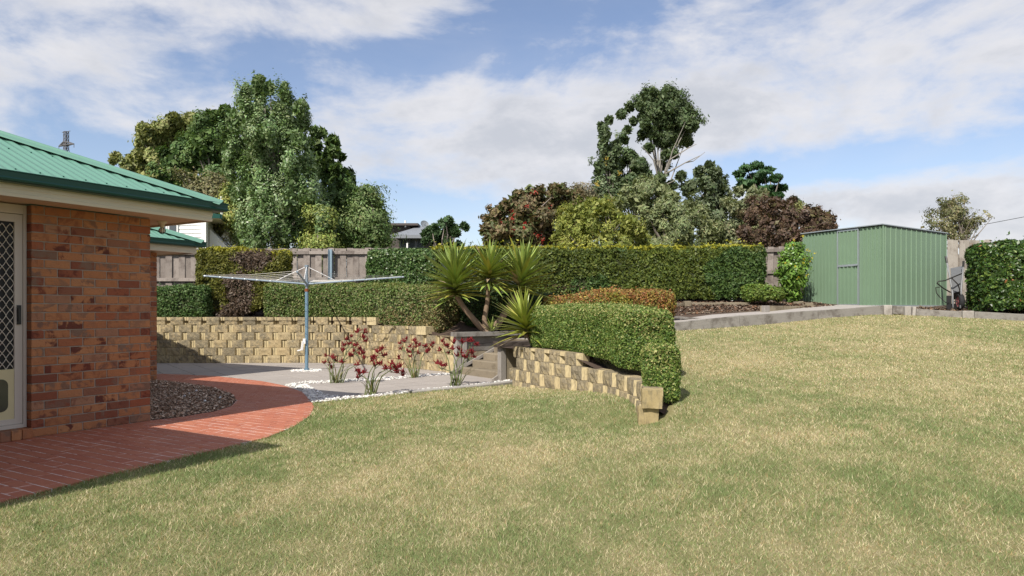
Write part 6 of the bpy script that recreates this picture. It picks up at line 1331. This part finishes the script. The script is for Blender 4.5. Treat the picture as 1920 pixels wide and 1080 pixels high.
def grey_house():
    Y = 36; t = empty('grey_house', (-5.5, Y, .9), 'distant dark house with grey roof and satellite dish beyond the fence', 'house')
    def p(x, y, dy=0): return Wp(x, y, Y+dy)
    x0, x1, x2 = p(741, 0)[0], p(812, 0)[0], p(728, 0)[0]; ze, zr, z0 = p(0, 441)[2], p(0, 424, 3)[2], .9
    b = MB(); b.prism([(x0+.15, Y+.4), (x1, Y+.4), (x1, Y+6), (x0+.15, Y+6)], z0, ze+.02); b.obj('wall', M['darkwall'], t)
    b = MB(); b.add([(x0-.25, Y-.1, ze), (x1+.3, Y-.1, ze), (x1-.6, Y+3, zr), (x0+.9, Y+3, zr), (x0-.25, Y+6.5, ze), (x1+.3, Y+6.5, ze)], [(0, 1, 2, 3), (0, 3, 4), (1, 5, 2), (3, 2, 5, 4)]); b.obj('roof', M['greyroof'], t, fix=False)
    b = MB(); b.box(((x0+x1)/2, Y-.1, ze-.09), (x1-x0+.5, .12, .16)); b.obj('gutter', M['greyroof'], t)
    b = MB(); b.prism([(x2-1.2, Y+2.6), (x0+.4, Y+2.6), (x0+.4, Y+6), (x2-1.2, Y+6)], z0, zr-.05); b.obj('rear_wing', M['darkwall'], t)
    b = MB(); b.box(((x2-1.2+x0+.9)/2, Y+4, zr+.01), (x0+.9-x2+1.2, 3.6, .12)); b.obj('rear_roof', M['darkwall'], t)
    for (a, c) in ((749, 762), (765, 777), (780, 792)):
        xa, xb = p(a, 0)[0], p(c, 0)[0]; za, zb2 = p(0, 447)[2], p(0, 468)[2]
        b = MB(); b.box(((xa+xb)/2, Y+.38, (za+zb2)/2), (xb-xa+.06, .08, za-zb2+.06)); f = b.obj('window', M['greyroof'], t); b = MB(); b.box(((xa+xb)/2, Y+.33, (za+zb2)/2), (xb-xa-.04, .02, za-zb2-.04)); b.obj('pane', M['winglass'], f)
    b = MB(); q = p(763, 455); b.box((q[0], Y+.1, 3.5), (.08, .08, 2.6)); b.obj('verandah_post', M['white'], t)
    b = MB(); q = p(760, 426, 2.4); b.tube([q, q+[0, 0, .38]], .05, 8); b.obj('vent_pipe', M['white'], t)
    b = MB(); q = p(796, 421.5, 1.0); ax = Vector((.35, -.85, .38)).normalized(); e1 = ax.orthogonal().normalized(); e2 = ax.cross(e1); vs = []
    for rr_, dd_ in ((.02, 0), (.12, .012), (.20, .035), (.245, .06)): vs += [Vector(q)+e1*rr_*math.cos(2*PI*k/16)*.9+e2*rr_*math.sin(2*PI*k/16)+ax*dd_ for k in range(16)]
    b.add(vs, [(j*16+i, j*16+(i+1) % 16, j*16+16+(i+1) % 16, j*16+16+i) for j in range(3) for i in range(16)]+[tuple(range(16))]); b.tube([Vector(q), Vector(q)+ax*.30+Vector((0, 0, -.08))], .014, 6); b.tube([Vector(q), Vector(q)-Vector((0, -.05, .42))], .02, 6); b.obj('satellite_dish', M['dish'], t, fix=False)
grey_house()
def pylon():
    Y = 170.0; c = Wp(124, 247, Y); zt_ = c[2]; t = empty('power_pylon', (c[0], Y, 0), 'distant steel lattice power pylon above the green roof', 'pylon'); b = MB()
    def hw(z): return .42 if z > zt_-4.2 else .42+(zt_-4.2-z)*.12
    lv = [zt_, zt_-1.05, zt_-2.1, zt_-3.15, zt_-4.2, zt_-5.6, zt_-8, zt_-12, zt_-18, zt_-26, zt_-36, 0]
    cor = lambda z: [Vector((c[0]+sx*hw(z)*.9+sy*hw(z)*.35, Y-sx*hw(z)*.35+sy*hw(z)*.9, z)) for sx, sy in ((-1, -1), (1, -1), (1, 1), (-1, 1))]
    for a, d in zip(lv[:-1], lv[1:]):
        A, D = cor(a), cor(d)
        for k in range(4): b.bar(A[k], D[k], .10); b.bar(A[k], D[(k+1) % 4], .07); b.bar(A[(k+1) % 4], D[k], .07); b.bar(A[k], A[(k+1) % 4], .08)
    z = zt_-3.0; ar = Vector((.90, -.42, 0))
    for sgn, L in ((-1, 2.9), (1, 3.1)):
        tip = Vector((c[0], Y, z-.35))+ar*sgn*L; 
        for k in range(4): b.bar(cor(z+.5)[k], tip, .2); b.bar(cor(z-.3)[k], tip, .2)
        b.bar(tip, tip-Vector((0, 0, .9)), .10)
    b.bar(Vector((c[0], Y, zt_))-ar*1.6, Vector((c[0], Y, zt_))+ar*1.6, .12)
    b.obj('lattice', M['pylon'], t)
pylon()
b = MB(); q0, q1 = Wp(2050, 378, 40), Wp(1845, 421, 40); b.tube([q0, (q0+q1)/2-[0, 0, .06], q1], .016, 5); pw = b.obj('power_line', M['black'], org=(0, 0, 0)); tag(pw, 'black overhead power cable slanting into the sparse tree', 'cable')
ob = [o for o in bpy.data.objects if o.type == 'MESH']; print('tris', sum(len(o.data.loops)-2*len(o.data.polygons) for o in ob), 'objects', len(ob))
